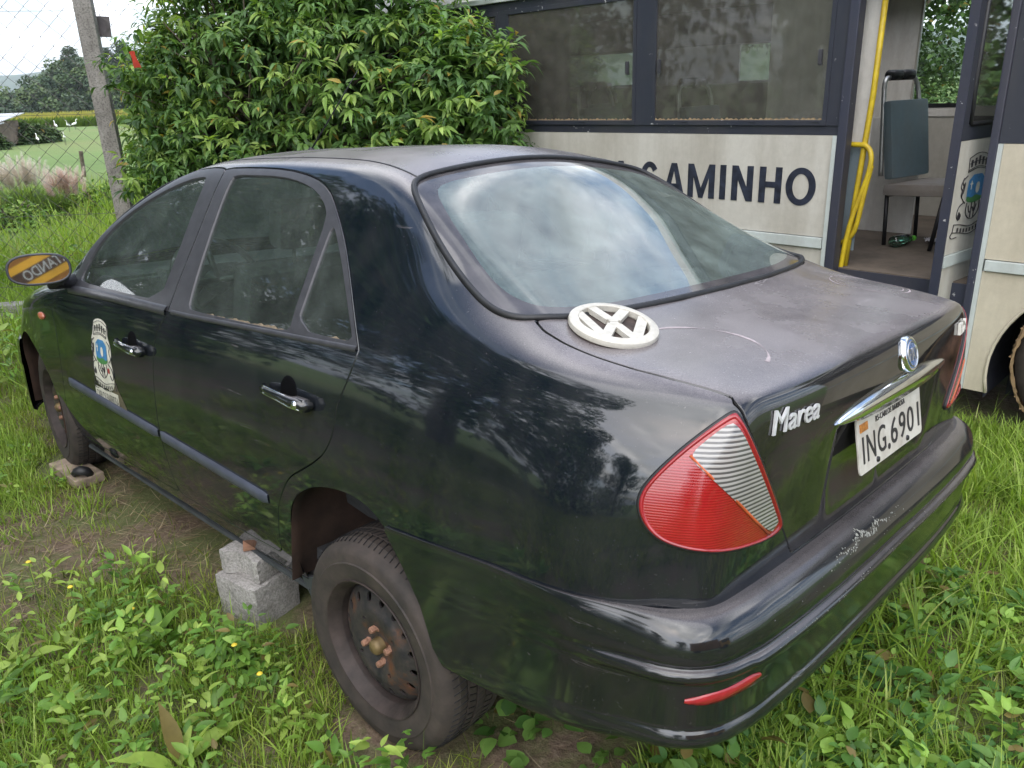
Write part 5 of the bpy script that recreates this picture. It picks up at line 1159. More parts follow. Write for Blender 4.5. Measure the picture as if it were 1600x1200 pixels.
def scatter(n, x0, x1, y0, y1, dens=None, seed=0):
    r = np.random.default_rng(seed); x = r.uniform(x0, x1, n); y = r.uniform(y0, y1, n); keep = np.ones(n, bool)
    if dens is not None: keep &= r.uniform(0, 1, n) < dens(x, y)
    for w in WHEELS: keep &= np.hypot((x - w.x), (y - w.y)) > .22
    keep &= ~((np.abs(x + .88) < .17) & (np.abs(y - 2.35) < .15))
    s, t = in_bus(x, y); keep &= ~((t > .12) & (t < 2.0) & (s < 1.9) & (s > -6.4))
    return x[keep], y[keep], r
def clumpy(x, y, sc, seed, lo=-.2, hi=.5): return np.clip((fbm(x * sc, y * sc, seed) - lo) / (hi - lo), 0, 1)
def clear_car(x, y, lim=.75):
    a, b_ = car_ab(x, y); return np.where((a > .40) & (a < 4.35) & (np.abs(b_) < lim), 0.0, 1.0)
def grass(name, n, x0, x1, y0, y1, h0, h1, w0, w1, cols, dens, seed, per=6, spread=.03, lean=.5, curl=1.0, seg=4, mat=None):
    x, y, r = scatter(n, x0, x1, y0, y1, dens, seed); k = len(x)
    X_ = np.repeat(x, per) + r.normal(0, spread, k * per); Y_ = np.repeat(y, per) + r.normal(0, spread, k * per); N_ = k * per
    hh = np.repeat(r.uniform(h0, h1, k), per) * r.uniform(.45, 1.1, N_); ww = r.uniform(w0, w1, N_)
    B = np.stack([X_, Y_, gz(X_, Y_) - .005], 1)
    V, Q, m_ = blades(B, hh, ww, r.uniform(0, 2 * PI, N_), np.abs(r.normal(0, lean, N_)) * .6, np.abs(r.normal(curl * .6, .45, N_)), seg)
    c = np.asarray(cols); a = r.uniform(0, 1, N_) ** 1.2; tcl = np.repeat(r.uniform(0, 1, k), per); i = np.clip(((a * .5 + tcl * .5) * (len(c) - 1)), 0, len(c) - 1.001); f = (i % 1)[:, None]; i = i.astype(int)
    cc = c[i] * (1 - f) + c[i + 1] * f; cc = cc * r.uniform(.75, 1.25, (N_, 1))
    return V, Q, np.repeat(cc, m_, 0)
def join(parts):
    V = []; Q = []; C_ = []; b_ = 0
    for v, q, c in parts: V.append(v); Q.append(q + b_); C_.append(c); b_ += len(v)
    return np.vstack(V), np.vstack(Q), np.vstack(C_)
G1 = [(.085, .13, .022), (.16, .215, .035), (.26, .31, .055), (.40, .36, .16)]
G2 = [(.11, .185, .026), (.19, .29, .042), (.27, .38, .065), (.38, .42, .14)]
vis = lambda x, y: (np.abs(x) < .80 * y + .75).astype(float)
parts = []
# short turf everywhere near, thin where the soil is bare
parts.append(grass('a', 125000, -5.5, 4, .7, 7.5, .03, .11, .0025, .005, G1, lambda x, y: vis(x, y) * clear_car(x, y, .74) * (1 - bare(x, y)) ** 1.2 * (.5 + .5 * clumpy(x, y, 3, 21, -.6, .2)) * np.clip(1.5 - y / 9, .3, 1), 1, per=5, spread=.02, lean=.7))
# longer lush grass on the right and beyond the tail
parts.append(grass('b', 18000, .3, 4, .7, 4.2, .05, .18, .004, .009, G2, lambda x, y: vis(x, y) * clear_car(x, y, .70) * clumpy(x, y, 2.6, 31, -.7, .1) * (in_bus(x, y)[1] < .0), 2, per=12, spread=.022, lean=.45, curl=1.3, seg=6))
parts.append(grass('b2', 1300, .5, 4, 1.0, 4.2, .20, .38, .006, .012, G2, lambda x, y: vis(x, y) * clear_car(x, y, 1.1) * clumpy(x, y, 2.2, 33, -.2, .4) * (in_bus(x, y)[1] < .0), 3, per=11, spread=.03, lean=.5, curl=1.6, seg=7))
# tufts on the left foreground
parts.append(grass('c', 11000, -4, .2, .7, 4.5, .05, .16, .003, .007, G2, lambda x, y: vis(x, y) * clear_car(x, y, .84) * clumpy(x, y, 2.4, 41, -.3, .4) * (1 - .6 * bare(x, y)), 4, per=10, spread=.025, lean=.5, curl=1.1, seg=5))
# thin tall stems
parts.append(grass('d', 160, -3.5, 3, .8, 4.5, .28, .50, .002, .003, G2, lambda x, y: vis(x, y) * clear_car(x, y, 1.0), 5, per=2, spread=.02, lean=.25, curl=.5, seg=6))
# band in front of the fence and beyond it
parts.append(grass('e', 9000, -8, 1.5, 4.6, 8.5, .15, .42, .006, .013, G2, lambda x, y: clear_car(x, y, 1.0) * clumpy(x, y, 1.6, 51, -.7, .2), 6, per=9, spread=.05, lean=.6, curl=1.2))
parts.append(grass('f', 8000, -13, -1, 7.6, 15, .30, .75, .010, .022, G2 + [(.30, .26, .10)], lambda x, y: clumpy(x, y, .9, 61, -.5, .4), 7, per=9, spread=.10, lean=.5, curl=1.0))
parts.append(grass('g', 15000, -11, -.9, -6, 3.2, .10, .26, .010, .020, G1, lambda x, y: clear_car(x, y, 1.0) * (1 - vis(x, y)) * (np.hypot(x, y) > .9) * clumpy(x, y, 1.2, 81, -.9, .2), 17, per=8, spread=.07, lean=.6, curl=1.2, seg=3))
parts.append(grass('h', 7000, -.9, 7, -6, 1.5, .10, .24, .010, .020, G1, lambda x, y: clear_car(x, y, 1.0) * (1 - vis(x, y)) * (np.hypot(x, y) > .8) * clumpy(x, y, 1.2, 82, -.9, .2), 19, per=8, spread=.07, lean=.6, curl=1.2, seg=3))
go = quick_mesh('grass', *join(parts), M_GRASS); tag(go, 'green grass of mixed length growing round the black car', 'grass', kind='stuff')
# dead straw and thatch on the bare soil
S1 = [(.16, .11, .065), (.26, .19, .11), (.36, .29, .19)]
x, y, r = scatter(70000, -5, 3, .8, 6.5, lambda x, y: (.12 + .88 * bare(x, y)) * np.clip(vis(x, y) + (clear_car(x, y) < .5), 0, 1), 9); n_ = len(x)
B = np.stack([x, y, gz(x, y) + r.uniform(.002, .016, n_)], 1); V, Q, m_ = blades(B, r.uniform(.03, .13, n_), r.uniform(.0015, .0035, n_), r.uniform(0, 2 * PI, n_), np.full(n_, 1.50) + r.normal(0, .12, n_), r.normal(0, .25, n_), 3)
c = np.array(S1)[r.integers(0, 3, n_)] * r.uniform(.6, 1.2, (n_, 1)); so = quick_mesh('dead_straw', V, Q, np.repeat(c, m_, 0), M_STRAW); tag(so, 'dry straw and dead stalks lying on the bare soil under the car', 'straw', kind='stuff')
# broad-leaved weeds
def weeds(n, x0, x1, y0, y1, dens, seed, L0, L1, wr, leaves, height, cols, droop=.35, flat=.35):
    x, y, r = scatter(n, x0, x1, y0, y1, dens, seed); k = len(x); N_ = k * leaves
    az = r.uniform(0, 2 * PI, N_); hh = np.repeat(r.uniform(.3, 1, k) * height, leaves) * np.tile(np.linspace(.15, 1, leaves), k)
    el = r.normal(flat, .3, N_); D = np.stack([np.cos(az) * np.cos(el), np.sin(az) * np.cos(el), np.sin(el)], 1)
    st = r.uniform(.01, .035, N_)[:, None]
    bx = np.repeat(x, leaves); by = np.repeat(y, leaves); P = np.stack([bx, by, gz(bx, by) + hh], 1) + D * st
    U = np.tile([0, 0, 1.], (N_, 1)) + r.normal(0, .25, (N_, 3)); L = np.repeat(r.uniform(L0, L1, k), leaves) * r.uniform(.6, 1.15, N_)
    V, Q, m_ = frame_leaf(P, D, U, L, L * wr * r.uniform(.8, 1.15, N_), r.uniform(.1, .5, N_), r.uniform(.1, 1, N_) * droop)
    c = np.asarray(cols); i = r.integers(0, len(c), k); cc = np.repeat(c[i], leaves, 0) * r.uniform(.7, 1.35, (N_, 1)); dd = r.uniform(0, 1, N_) < .05; cc[dd] = np.array([.22, .17, .06]) * r.uniform(.6, 1.2, (dd.sum(), 1))
    # stems
    V2, Q2, m2 = blades(np.stack([x, y, gz(x, y)], 1), np.full(k, height * 1.0) * r.uniform(.5, 1, k), np.full(k, .003), r.uniform(0, 6.28, k), np.full(k, .05), np.full(k, .1), 2)
    return join([(V, Q, np.repeat(cc, m_, 0)), (V2, Q2, np.tile([.10, .15, .04], (len(V2), 1)))])
W1 = [(.10, .20, .035), (.15, .27, .048), (.21, .34, .060), (.28, .38, .08)]; W2 = [(.065, .15, .036), (.09, .19, .044), (.13, .24, .055)]
wp = []
wp.append(weeds(2100, .1, 2.6, 1.0, 3.4, lambda x, y: vis(x, y) * clear_car(x, y, .93) * clumpy(x, y, 2.6, 71, -.15, .4) * (in_bus(x, y)[1] < -.2) * np.clip(1.8 - .6 * y, .15, 1), 12, .028, .062, .62, 9, .11, W2 + W1[1:3], .3))
wp.append(weeds(480, -3.4, .1, .9, 4.2, lambda x, y: vis(x, y) * clear_car(x, y, .93) * clumpy(x, y, 2.4, 73, -.1, .5) * (1 - .9 * bare(x, y)), 13, .022, .050, .55, 9, .085, W1, .3))
wp.append(weeds(34, -2.6, .0, .9, 2.6, lambda x, y: vis(x, y) * clear_car(x, y, 1.0), 14, .10, .17, .40, 9, .05, W1, .5, .55))
wp.append(weeds(260, -1.8, -.1, 1.2, 2.6, lambda x, y: vis(x, y) * clear_car(x, y, .88) * clumpy(x, y, 2, 75, -.3, .3), 15, .03, .055, .5, 12, .20, W1, .3))
wp.append(weeds(2200, -9, 1, 4.5, 9.5, lambda x, y: clear_car(x, y, 1.0) * clumpy(x, y, 1.3, 77, -.3, .4), 16, .05, .11, .35, 12, .45, W1, .5))
wp.append(weeds(60, -.1, .7, 1.55, 2.1, lambda x, y: 1 - 0 * x, 18, .04, .07, .85, 5, .06, W2, .2))
wo_ = quick_mesh('weeds', *join(wp), M_LEAF); tag(wo_, 'low broad-leaved weeds mixed into the grass', 'weeds', kind='stuff')
# little flowers
mb = MB(); rr = random.Random(4)
for k in range(34):
    x, y = rr.uniform(-3, -.2), rr.uniform(1.2, 4.6); a_, b_ = car_ab(x, y)
    if 0 < a_ < 4.4 and abs(b_) < 1.0: continue
    z = .10 + rr.uniform(0, .12); mb.m = 1; mb.tube([(x, y, 0), (x + .01, y, z)], .0012, 4); mb.m = 0; mb.lathe([(.0005, .004), (.006, .003), (.009, .0)], (x + .01, y, z), None, 8)
fo = mb.build('wild_flowers', None, None, mats=[simple('flower_yellow', (.65, .50, .04), .6), simple('flower_stem', (.10, .16, .04), .7)]); tag(fo, 'tiny yellow wild flowers dotted over the grass', 'flowers', kind='stuff')
# ---- big bush behind the car
def leafy(name, tips, r, nl, L0, L1, wr, cols, mat, parent, droop=.45, outw=None, seg=4):
    """rosettes of drooping leaves at the twig tips"""
    k = len(tips); N_ = k * nl; lsz = np.repeat(r.uniform(.72, 1.22, k), nl); az = r.uniform(0, 2 * PI, N_); el = r.normal(-.15, .45, N_)
    D = np.stack([np.cos(az) * np.cos(el), np.sin(az) * np.cos(el), np.sin(el)], 1); 
    if outw is not None: D = D + np.repeat(outw, nl, 0) * .55
    P = np.repeat(tips, nl, 0) + D * .012 - np.repeat(outw if outw is not None else np.zeros((k, 3)), nl, 0) * r.uniform(0, .09, (N_, 1))
    U = np.tile([0, 0, 1.], (N_, 1)) + r.normal(0, .3, (N_, 3)) + (np.repeat(outw, nl, 0) * .4 if outw is not None else 0)
    L = r.uniform(L0, L1, N_) * lsz; V, Q, m_ = frame_leaf(P, D, U, L, L * wr * r.uniform(.85, 1.15, N_), r.uniform(.1, .45, N_), droop * r.uniform(.5, 1.6, N_), seg)
    c = np.asarray(cols); i = r.integers(0, len(c), k); cc = np.repeat(c[i], nl, 0) * r.uniform(.65, 1.35, (N_, 1)); dd = r.uniform(0, 1, N_) < .018; cc[dd] = np.array([.30, .22, .05]) * r.uniform(.6, 1.2, (dd.sum(), 1)); L = L * np.repeat(r.uniform(.75, 1.2, k), nl) if False else L
    return quick_mesh(name, V, Q, np.repeat(cc, m_, 0), mat, parent)
bush = empty('leafy_bush', (-1.75, 6.55, 0), label='big dense bush of drooping glossy leaves between the black car and the bus', cat='bush')
r = np.random.default_rng(5)
blobs = []      # centre, radii
for (cx, cy, cz, ra, rb, rc) in ((-1.65, 6.55, 1.72, 1.15, 1.0, 1.2), (-2.25, 6.75, 1.5, .70, .75, .90), (-.85, 6.05, 1.75, .85, .75, 1.15), (-.32, 5.62, 1.55, .52, .5, .62), (-1.5, 6.5, 2.3, .75, .7, .68), (-1.15, 6.5, 2.75, .85, .8, .75), (-1.85, 6.2, 1.15, .95, .75, .65), (-2.5, 6.6, 1.7, .34, .4, .5), (-.9, 5.8, 1.05, .55, .5, .45)):
    blobs.append((np.array([cx, cy, cz]), np.array([ra, rb, rc])))
tips = []; outs = []
for c0, rad_ in blobs:
    k = int(620 * rad_[0] * rad_[2] * 2.6); d = r.normal(0, 1, (k, 3)); d /= np.linalg.norm(d, axis=1, keepdims=True)
    rr_ = .80 + .24 * r.uniform(0, 1, k) + .10 * np.sin(d[:, 0] * 7 + c0[0] * 3) * np.sin(d[:, 2] * 6 + 1) + .06 * np.sin(d[:, 1] * 13) * np.sin(d[:, 2] * 11)
    p = c0 + d * rad_ * rr_[:, None]; o_ = d / rad_; o_ /= np.linalg.norm(o_, axis=1, keepdims=True)
    inside = np.zeros(k, bool)
    for c1, r1 in blobs:
        if c1 is not c0: inside |= (((p - c1) / r1) ** 2).sum(1) < .55
    s_, t_ = in_bus(p[:, 0], p[:, 1]); kp = (~inside) & (t_ < -.06) & (p[:, 2] > .35) & ((p[:, 1] - gz(p[:, 0], p[:, 1]) * 0) > 4.0)
    tips.append(p[kp]); outs.append(o_[kp])
tips = np.vstack(tips); outs = np.vstack(outs)
tips_l = tips - np.array([-1.75, 6.55, 0])
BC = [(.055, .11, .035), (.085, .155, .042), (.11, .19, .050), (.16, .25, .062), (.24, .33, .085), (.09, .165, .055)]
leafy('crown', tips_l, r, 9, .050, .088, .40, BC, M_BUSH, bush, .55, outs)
# inner leaves, larger and in the darker greens only
k = 1500; d = r.normal(0, 1, (k, 3)); d /= np.linalg.norm(d, axis=1, keepdims=True); ti = []; oi = []
for c0, rad_ in blobs[:7]:
    kk = 260; d = r.normal(0, 1, (kk, 3)); d /= np.linalg.norm(d, axis=1, keepdims=True); p = c0 + d * rad_ * r.uniform(.45, .78, kk)[:, None]; s_, t_ = in_bus(p[:, 0], p[:, 1]); kp = (t_ < -.1) & (p[:, 2] > .4); ti.append(p[kp]); oi.append(d[kp])
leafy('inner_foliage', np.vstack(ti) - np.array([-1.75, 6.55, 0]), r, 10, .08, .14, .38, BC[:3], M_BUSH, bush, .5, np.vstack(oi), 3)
M_BARK = simple('grey_bark', (.12, .095, .07), .9, var=.4, nscale=14, bmp=.6, bscale=30)
mb = MB()
for kx in (-.25, .0, .2): mb.tube([(kx, 0, -.05), (kx * 1.3, .05, .4), (kx * 1.8, 0, .9)], [.06, .05, .045], 8)
idx = r.choice(len(tips_l), 150, False)
for i in idx:
    e_ = Vector(tips_l[i]); s_ = Vector((random.uniform(-.35, .35), random.uniform(-.1, .1), .7 + random.random() * .5)); m_ = s_.lerp(e_, .55) + Vector((0, 0, .12)); mb.tube([s_, m_, s_.lerp(e_, .97)], [.020, .011, .004], 5)
mb.build('trunk', M_BARK, bush, True)
# a red rag caught in it
G = [[(.0 + i * .013 + j * .004, math.sin(i * 1.1 + j) * .012, -j * .020 + math.sin(i) * .006) for i in range(4)] for j in range(6)]; mb = MB(); mb.grid(G); fl_ = mb.build('red_flag', simple('red_orange_cloth', (.42, .035, .015), .7), None, True); fl_.location = (-2.40, 5.62, 1.99); tag(fl_, 'small red-orange rag caught in the leafy bush', 'rag')
# ---- concrete block, plank, kerb
M_CONC, nt, b = new_mat('old_concrete'); n1 = noise(nt, 8, 8, .7); n2 = noise(nt, 130, 5, .7); cc_ = ramp(nt, n1.outputs['Fac'], [(.3, (.24, .225, .21)), (.6, (.39, .37, .355)), (.8, (.47, .445, .43))])
nt.links.new(mixc(nt, .8, cc_.outputs[0], ramp(nt, n2.outputs['Fac'], [(.35, .5), (.6, 1.1)]).outputs[0], 'MULTIPLY'), b.inputs['Base Color']); b.inputs['Roughness'].default_value = .95; bump(nt, b, n2.outputs['Fac'], .8, .006)
def rough_block(name, size, loc, rz, label, seed, notch=False, mat=None, cat='block'):
    bm = bmesh.new(); bmesh.ops.create_cube(bm, size=1); bmesh.ops.subdivide_edges(bm, edges=list(bm.edges), cuts=7, use_grid_fill=True); rr = random.Random(seed)
    for v in bm.verts:
        x, y, z = v.co; e = sum(1 for a in (x, y, z) if abs(abs(a) - .5) < 1e-4); v.co = Vector((x * size[0], y * size[1], z * size[2])) + Vector((rr.uniform(-1, 1), rr.uniform(-1, 1), rr.uniform(-1, 1))) * (.0007 + .0016 * (e > 1))
        if e > 1: v.co *= 1 - .008 * e
        if notch and y < -.49 and abs(x) < .30: v.co.y += .022 * (1 - (abs(x) / .30) ** 4)
    me = bpy.data.meshes.new(name); bm.to_mesh(me); bm.free(); me.materials.append(mat or M_CONC); o = bpy.data.objects.new(name, me); COL.objects.link(o); o.location = loc; o.rotation_euler = (0, 0, rz); tag(o, label, cat); return o
# ---- fence with concrete posts
FD = Vector((.989, .148, 0)); FO = Vector((-4.15, 6.45, 0))
rough_block('concrete_kerb', (9.0, .16, .24), FO + FD * -2.4 + Vector((0, -.02, .05)), math.atan2(FD.y, FD.x), 'weathered concrete kerb along the foot of the wire fence', 3, cat='kerb')
mb = MB(); cw, ch = .148, .138; L_, Hh = 9.0, 2.7; nx = int(L_ / cw)
for i in range(nx + 1):
    for ph in (0,):
        pts = []
        for j in range(int(Hh / (ch / 2)) + 1):
            u = i * cw + (cw / 2 if j % 2 else 0); pts.append(FO + FD * (u - 6.9) + Vector((0, .004 * (1 if j % 2 else -1), .17 + j * ch / 2)))
        mb.tube(pts, .0026, 3, cap=False)
        pts = []
        for j in range(int(Hh / (ch / 2)) + 1):
            u = i * cw - (cw / 2 if j % 2 else 0); pts.append(FO + FD * (u - 6.9) + Vector((0, .004 * (-1 if j % 2 else 1), .17 + j * ch / 2)))
        mb.tube(pts, .0026, 3, cap=False)
for z in (.30, .86, 1.62, 2.35): mb.tube([FO + FD * (u - 6.9) + Vector((0, -.012, z + .012 * math.sin(u * 1.3))) for u in np.linspace(0, L_, 30)], .0022, 4)
fe = empty('wire_fence', label='rusty diamond wire fence between the yard and the field', cat='fence'); mb.build('wire_mesh', simple('rusty_wire', (.13, .12, .11), .6, .5, var=.3, nscale=20), fe)
MPOST, nt, b = new_mat('post_concrete'); n1 = noise(nt, 14, 8, .7, stretch=(1, 1, .4)); n2 = noise(nt, 90, 4, .7); cc_ = ramp(nt, n1.outputs['Fac'], [(.3, (.20, .18, .165)), (.6, (.36, .33, .305)), (.8, (.46, .43, .40))]); nt.links.new(mixc(nt, .8, cc_.outputs[0], ramp(nt, n2.outputs['Fac'], [(.38, .4), (.5, 1.05)]).outputs[0], 'MULTIPLY'), b.inputs['Base Color']); b.inputs['Roughness'].default_value = .95; bump(nt, b, n2.outputs['Fac'], .6, .006)
def post(u, name_label):
    e = FO + FD * u; mb = MB(); rz = Matrix.Rotation(math.radians(14), 4, 'Z'); mb.box(Vector((e.x, e.y - .07, 1.35)), (.125, .125, 2.9), rot=rz, bev=.012); 
    for z in (.30, .86, 1.62, 2.35): mb.tube([Vector((e.x, e.y - .07, z)) + Vector((.072 * math.cos(q) * 1.25, .072 * math.sin(q) * 1.25, .0)) for q in np.linspace(0, 2 * PI, 13)[:-1]], .002, 4, closed=True)
    o = mb.build('fence_post', MPOST); tag(o, name_label, 'fence post', 'concrete posts of the wire fence'); return o
p_ = post(1.10, 'grey concrete post with a small square plate near its top'); post(3.6, 'concrete fence post hidden among the bush leaves'); post(-1.8, 'concrete fence post beyond the left edge of the bush')
e = FO + FD * 1.10; mb = MB(); mb.box((e.x + .0, e.y + .03, 2.235), (.245, .006, .145), rot=Matrix.Rotation(math.radians(4), 4, 'Y')); sg_ = mb.build('fence_plate', simple('faded_plate', (.16, .14, .145), .6, var=.35, nscale=9)); tag(sg_, 'small faded grey plate wired behind the concrete post', 'plate')
blk = rough_block('concrete_block', (.205, .18, .155), (-.905, 2.365, .078), math.radians(-34), 'lower concrete block under the sill of the black car', 1)
blk2 = rough_block('concrete_block', (.18, .155, .085), (-.90, 2.38, .200), math.radians(-30), 'notched concrete block on top of the lower one, under the car sill', 2, notch=True)
mb = MB(); mb.box((-.885, 2.38, .2535), (.10, .07, .012), rot=Matrix.Rotation(.3, 4, 'Z'), bev=.003); mb.box((-.875, 2.39, .262), (.08, .05, .010), rot=Matrix.Rotation(-.2, 4, 'Z'), bev=.003); o = mb.build('wood_shim', simple('shim_wood', (.25, .13, .08), .85, var=.4)); tag(o, 'thin broken pieces of wood wedged on the concrete block', 'wood')
mb = MB(); mb.box((-2.10, 3.47, .028), (.32, .13, .045), rot=Matrix.Rotation(math.radians(-42), 4, 'Z'), bev=.006); o = mb.build('wood_plank', simple('weathered_wood', (.27, .21, .16), .9, var=.35, nscale=18, bmp=.5)); tag(o, 'weathered plank in the grass by the front wheel', 'plank')
mb = MB(); mb.lathe([(.0005, .03), (.03, .026), (.045, .01), (.048, -.01), (.03, -.02)], (-2.02, 3.38, .060), Matrix.Rotation(-.9, 3, 'X'), 24); o = mb.build('rubber_puck', M_RUBBER, None, True); tag(o, 'small round black rubber cap leaning on the plank', 'cap')
# ---- far background
def tree_proto(name, seed, H=12, R=5.0, n=2600, cols=None, trunk_h=.3, leaf=.55, shape=1.0, zlo=.32):
    e = empty(name); r = np.random.default_rng(seed); cl = []; 
    for k in range(26):
        a = r.uniform(0, 2 * PI); q = r.uniform(0, 1) ** .6; zz = r.uniform(zlo, .93); rr_ = R * q * (1 - .75 * abs(zz - .5) ** 1.4 * 1.2) * .75 * shape; cl.append((rr_ * math.cos(a), rr_ * math.sin(a), H * zz, R * r.uniform(.22, .40)))
    T = []; O = []
    for c in cl:
        k = n // 26; d = r.normal(0, 1, (k, 3)); d /= np.linalg.norm(d, axis=1, keepdims=True); T.append(np.array(c[:3]) + d * c[3] * r.uniform(.75, 1.1, (k, 1)) * [1, 1, .8]); O.append(d)
    leafy('crown', np.vstack(T), r, 2, leaf * .6, leaf, .8, cols, M_FAR, e, .3, np.vstack(O), 2)
    mb = MB(); mb.tube([(0, 0, -.2), (.1, 0, H * .3), (-.1, .1, H * .6), (0, 0, H * .85)], [R * .07, R * .055, R * .035, R * .01], 8)
    for k in range(9): c = cl[k]; mb.tube([(0, 0, H * (.2 + .04 * k)), (c[0] * .5, c[1] * .5, c[2] * .8), c[:3]], [R * .03, R * .02, R * .006], 5)
    mb.build('trunk', M_BARK, e, True); return e
def copy_tree(e, loc, sc, rz, szz=1.0):
    c = e.copy(); COL.objects.link(c)
    for o in e.children: d = o.copy(); COL.objects.link(d); d.parent = c
    c.location = loc; c.scale = (sc, sc, sc * szz); c.rotation_euler = (0, 0, rz); return c
TG = [(.055, .095, .035), (.075, .12, .040), (.10, .15, .055), (.05, .085, .04)]
rr = random.Random(8)
def wood(specs, seed):
    """far-off wood: many leafy crowns that read as one mass"""
    r = np.random.default_rng(seed); P = []
    for (x, y, z, R_, H_) in specs:
        for k in range(9):
            a = r.uniform(0, 6.28); q = r.uniform(0, .75) * R_; zz = r.uniform(.18, .88); rc = R_ * r.uniform(.30, .48); n_ = 75; d = r.normal(0, 1, (n_, 3)); d /= np.linalg.norm(d, axis=1, keepdims=True)
            c = np.array([x + q * math.cos(a) * (1.15 - zz * .5), y + q * math.sin(a), z + H_ * zz]); p = c + d * rc * r.uniform(.8, 1.1, (n_, 1)) * [1, 1, .75]
            U = np.tile([0, 0, 1.], (n_, 1)) + d * .5; D = np.cross(d, r.normal(0, 1, (n_, 3))) + d * .3; L = r.uniform(.7, 1.3, n_); V, Q, m_ = frame_leaf(p, D, U, L, L * .85, r.uniform(.1, .4, n_), r.uniform(.1, .4, n_), 2)
            base = np.array([(.055, .095, .035), (.075, .12, .04), (.10, .145, .055), (.045, .08, .04), (.085, .12, .07)][(int(x * 7) + k // 4) % 5]); P.append((V, Q, np.repeat(base * r.uniform(.75, 1.25, (n_, 1)), m_, 0)))
    return join(P)
sp_ = []
for i, t in enumerate(np.linspace(-.88, .10, 64)):
    hgt = np.interp(t, [-.86, -.60, -.575, -.55, -.53, -.50, -.45, -.40, .1], [7, 6, 5, 8, 11, 14, 15, 16, 15]) * rr.uniform(.8, 1.15); D_ = 222 + rr.uniform(0, 22)
    sp_.append((t * D_, D_, 0, rr.uniform(3.2, 5.0), hgt * .8)); sp_.append(((t + .007) * (D_ + 25), D_ + 25, 1, rr.uniform(4, 6), hgt * 1.1))
    if rr.random() < .8: sp_.append(((t + rr.uniform(-.01, .01)) * 216, 216, -.5, rr.uniform(2.2, 3.4), rr.uniform(3, 5.5)))
wd = quick_mesh('far_wood', *wood(sp_, 77), M_FAR); tag(wd, 'dense green wood along the far edge of the field', 'wood', kind='stuff')
pr = tree_proto('tall_tree', 33, H=20, R=4.0, n=2200, cols=[(.05, .08, .045), (.065, .10, .05)], leaf=.6, shape=.8)
for k, (t, s, lb) in enumerate(((-.496, .92, 'leftmost tall slim tree standing out above the far wood'), (-.452, .88, 'tall slim tree above the far wood, just right of the concrete post'), (-.437, .96, 'tall dark tree above the far wood, second right of the concrete post'), (-.30, .9, 'tall tree above the far wood, seen through the bush'))):
    e = pr if k == 0 else copy_tree(pr, (0, 0, 0), s, k * 2.0); e.location = (t * 238, 238, 0); e.scale = (s, s, s); tag(e, lb, 'tree', 'tall trees above the far wood')
# hills
def ridge(name, D, hs, col, depth):
    t = np.linspace(-1.6, 1.6, 160); G = []
    for k, (f, hf) in enumerate(((0, 0), (.25, .6), (.5, 1), (1.0, .9), (1.6, 0))):
        G.append([(a * (D + depth * f), D + depth * f, (np.interp(a, hs[0], hs[1]) + 9 * math.sin(a * 23) + 5 * math.sin(a * 51 + k)) * hf - 3) for a in t])
    mb = MB(); mb.grid(G); o = mb.build(name, simple(name + '_cover', col, .95, var=.3, nscale=.02), None, True); tag(o, kind='structure'); return o
ridge('hills', 2600, ((-1.6, -.70, -.60, -.5, -.42, -.3, 0, 1.6), (150, 135, 128, 120, 125, 140, 160, 170)), (.045, .075, .03), 900)
ridge('near_hills', 700, ((-1.6, -.75, -.66, -.62, -.5, -.3, 0, 1.6), (8, 10, 13, 22, 36, 40, 36, 40)), (.05, .08, .03), 200)
# yellow crop strip with its green edge
x0, x1 = -190, 40
mb = MB(); G = []
V = []; 
rc_ = np.random.default_rng(3); n_ = 26000; yy = 72 + 128 * rc_.uniform(0, 1, n_) ** 2.0; xx = yy * rc_.uniform(-.9, .15, n_)
B = np.stack([xx, yy, np.zeros(n_)], 1); V, Q, m_ = blades(B, rc_.uniform(.7, 1.0, n_), rc_.uniform(.2, .45, n_), rc_.uniform(-.5, .5, n_), np.full(n_, .1), np.full(n_, .3), 2)
cc = np.where((yy < 81)[:, None], np.array([.13, .20, .04]), np.array([.42, .36, .10])) * rc_.uniform(.8, 1.2, (n_, 1))
o = quick_mesh('crop_field', V, Q, np.repeat(cc, m_, 0), M_FAR); tag(o, 'yellowing crop standing in a strip before the far trees', 'crop', kind='stuff')
# shed
def shed_box(mb, c, s, rz=0, bev=0): mb.box(c, s, rot=Matrix.Rotation(rz, 4, 'Z'), bev=bev)
sh = empty('wooden_shed', (-25.6, 41.5, 0), label='small weathered shed with grey sheet roofs at the edge of the field', cat='shed')
MWD = simple('shed_boards', (.20, .15, .12), .9, var=.35, nscale=2, bmp=.3); MRF = simple('sheet_roof', (.42, .43, .44), .5, .1, var=.25, nscale=1.5)
mb = MB(); shed_box(mb, (-1.3, 1.5, 1.0), (5.4, 3.6, 2.0)); mb.build('wall', MWD, sh); mb = MB(); shed_box(mb, (-1.2, -1.6, .75), (5.0, 2.6, 1.5)); mb.build('lean_to_wall', MWD, sh)
mb = MB(); mb.box((-1.2, 1.4, 2.25), (6.4, 4.4, .06), rot=Matrix.Rotation(math.radians(9), 4, 'X')); mb.build('roof', MRF, sh); mb = MB(); mb.box((-.9, -1.7, 1.68), (6.2, 3.1, .06), rot=Matrix.Rotation(math.radians(7), 4, 'X')); mb.build('lean_to_roof', MRF, sh)
mb = MB(); shed_box(mb, (.1, -2.93, .7), (1.0, .06, 1.3)); mb.build('doorway_shade_board', M_DARK, sh)  # dark board on the wall stands in for the shade of a doorway
sh.scale = (.56, .56, .56)
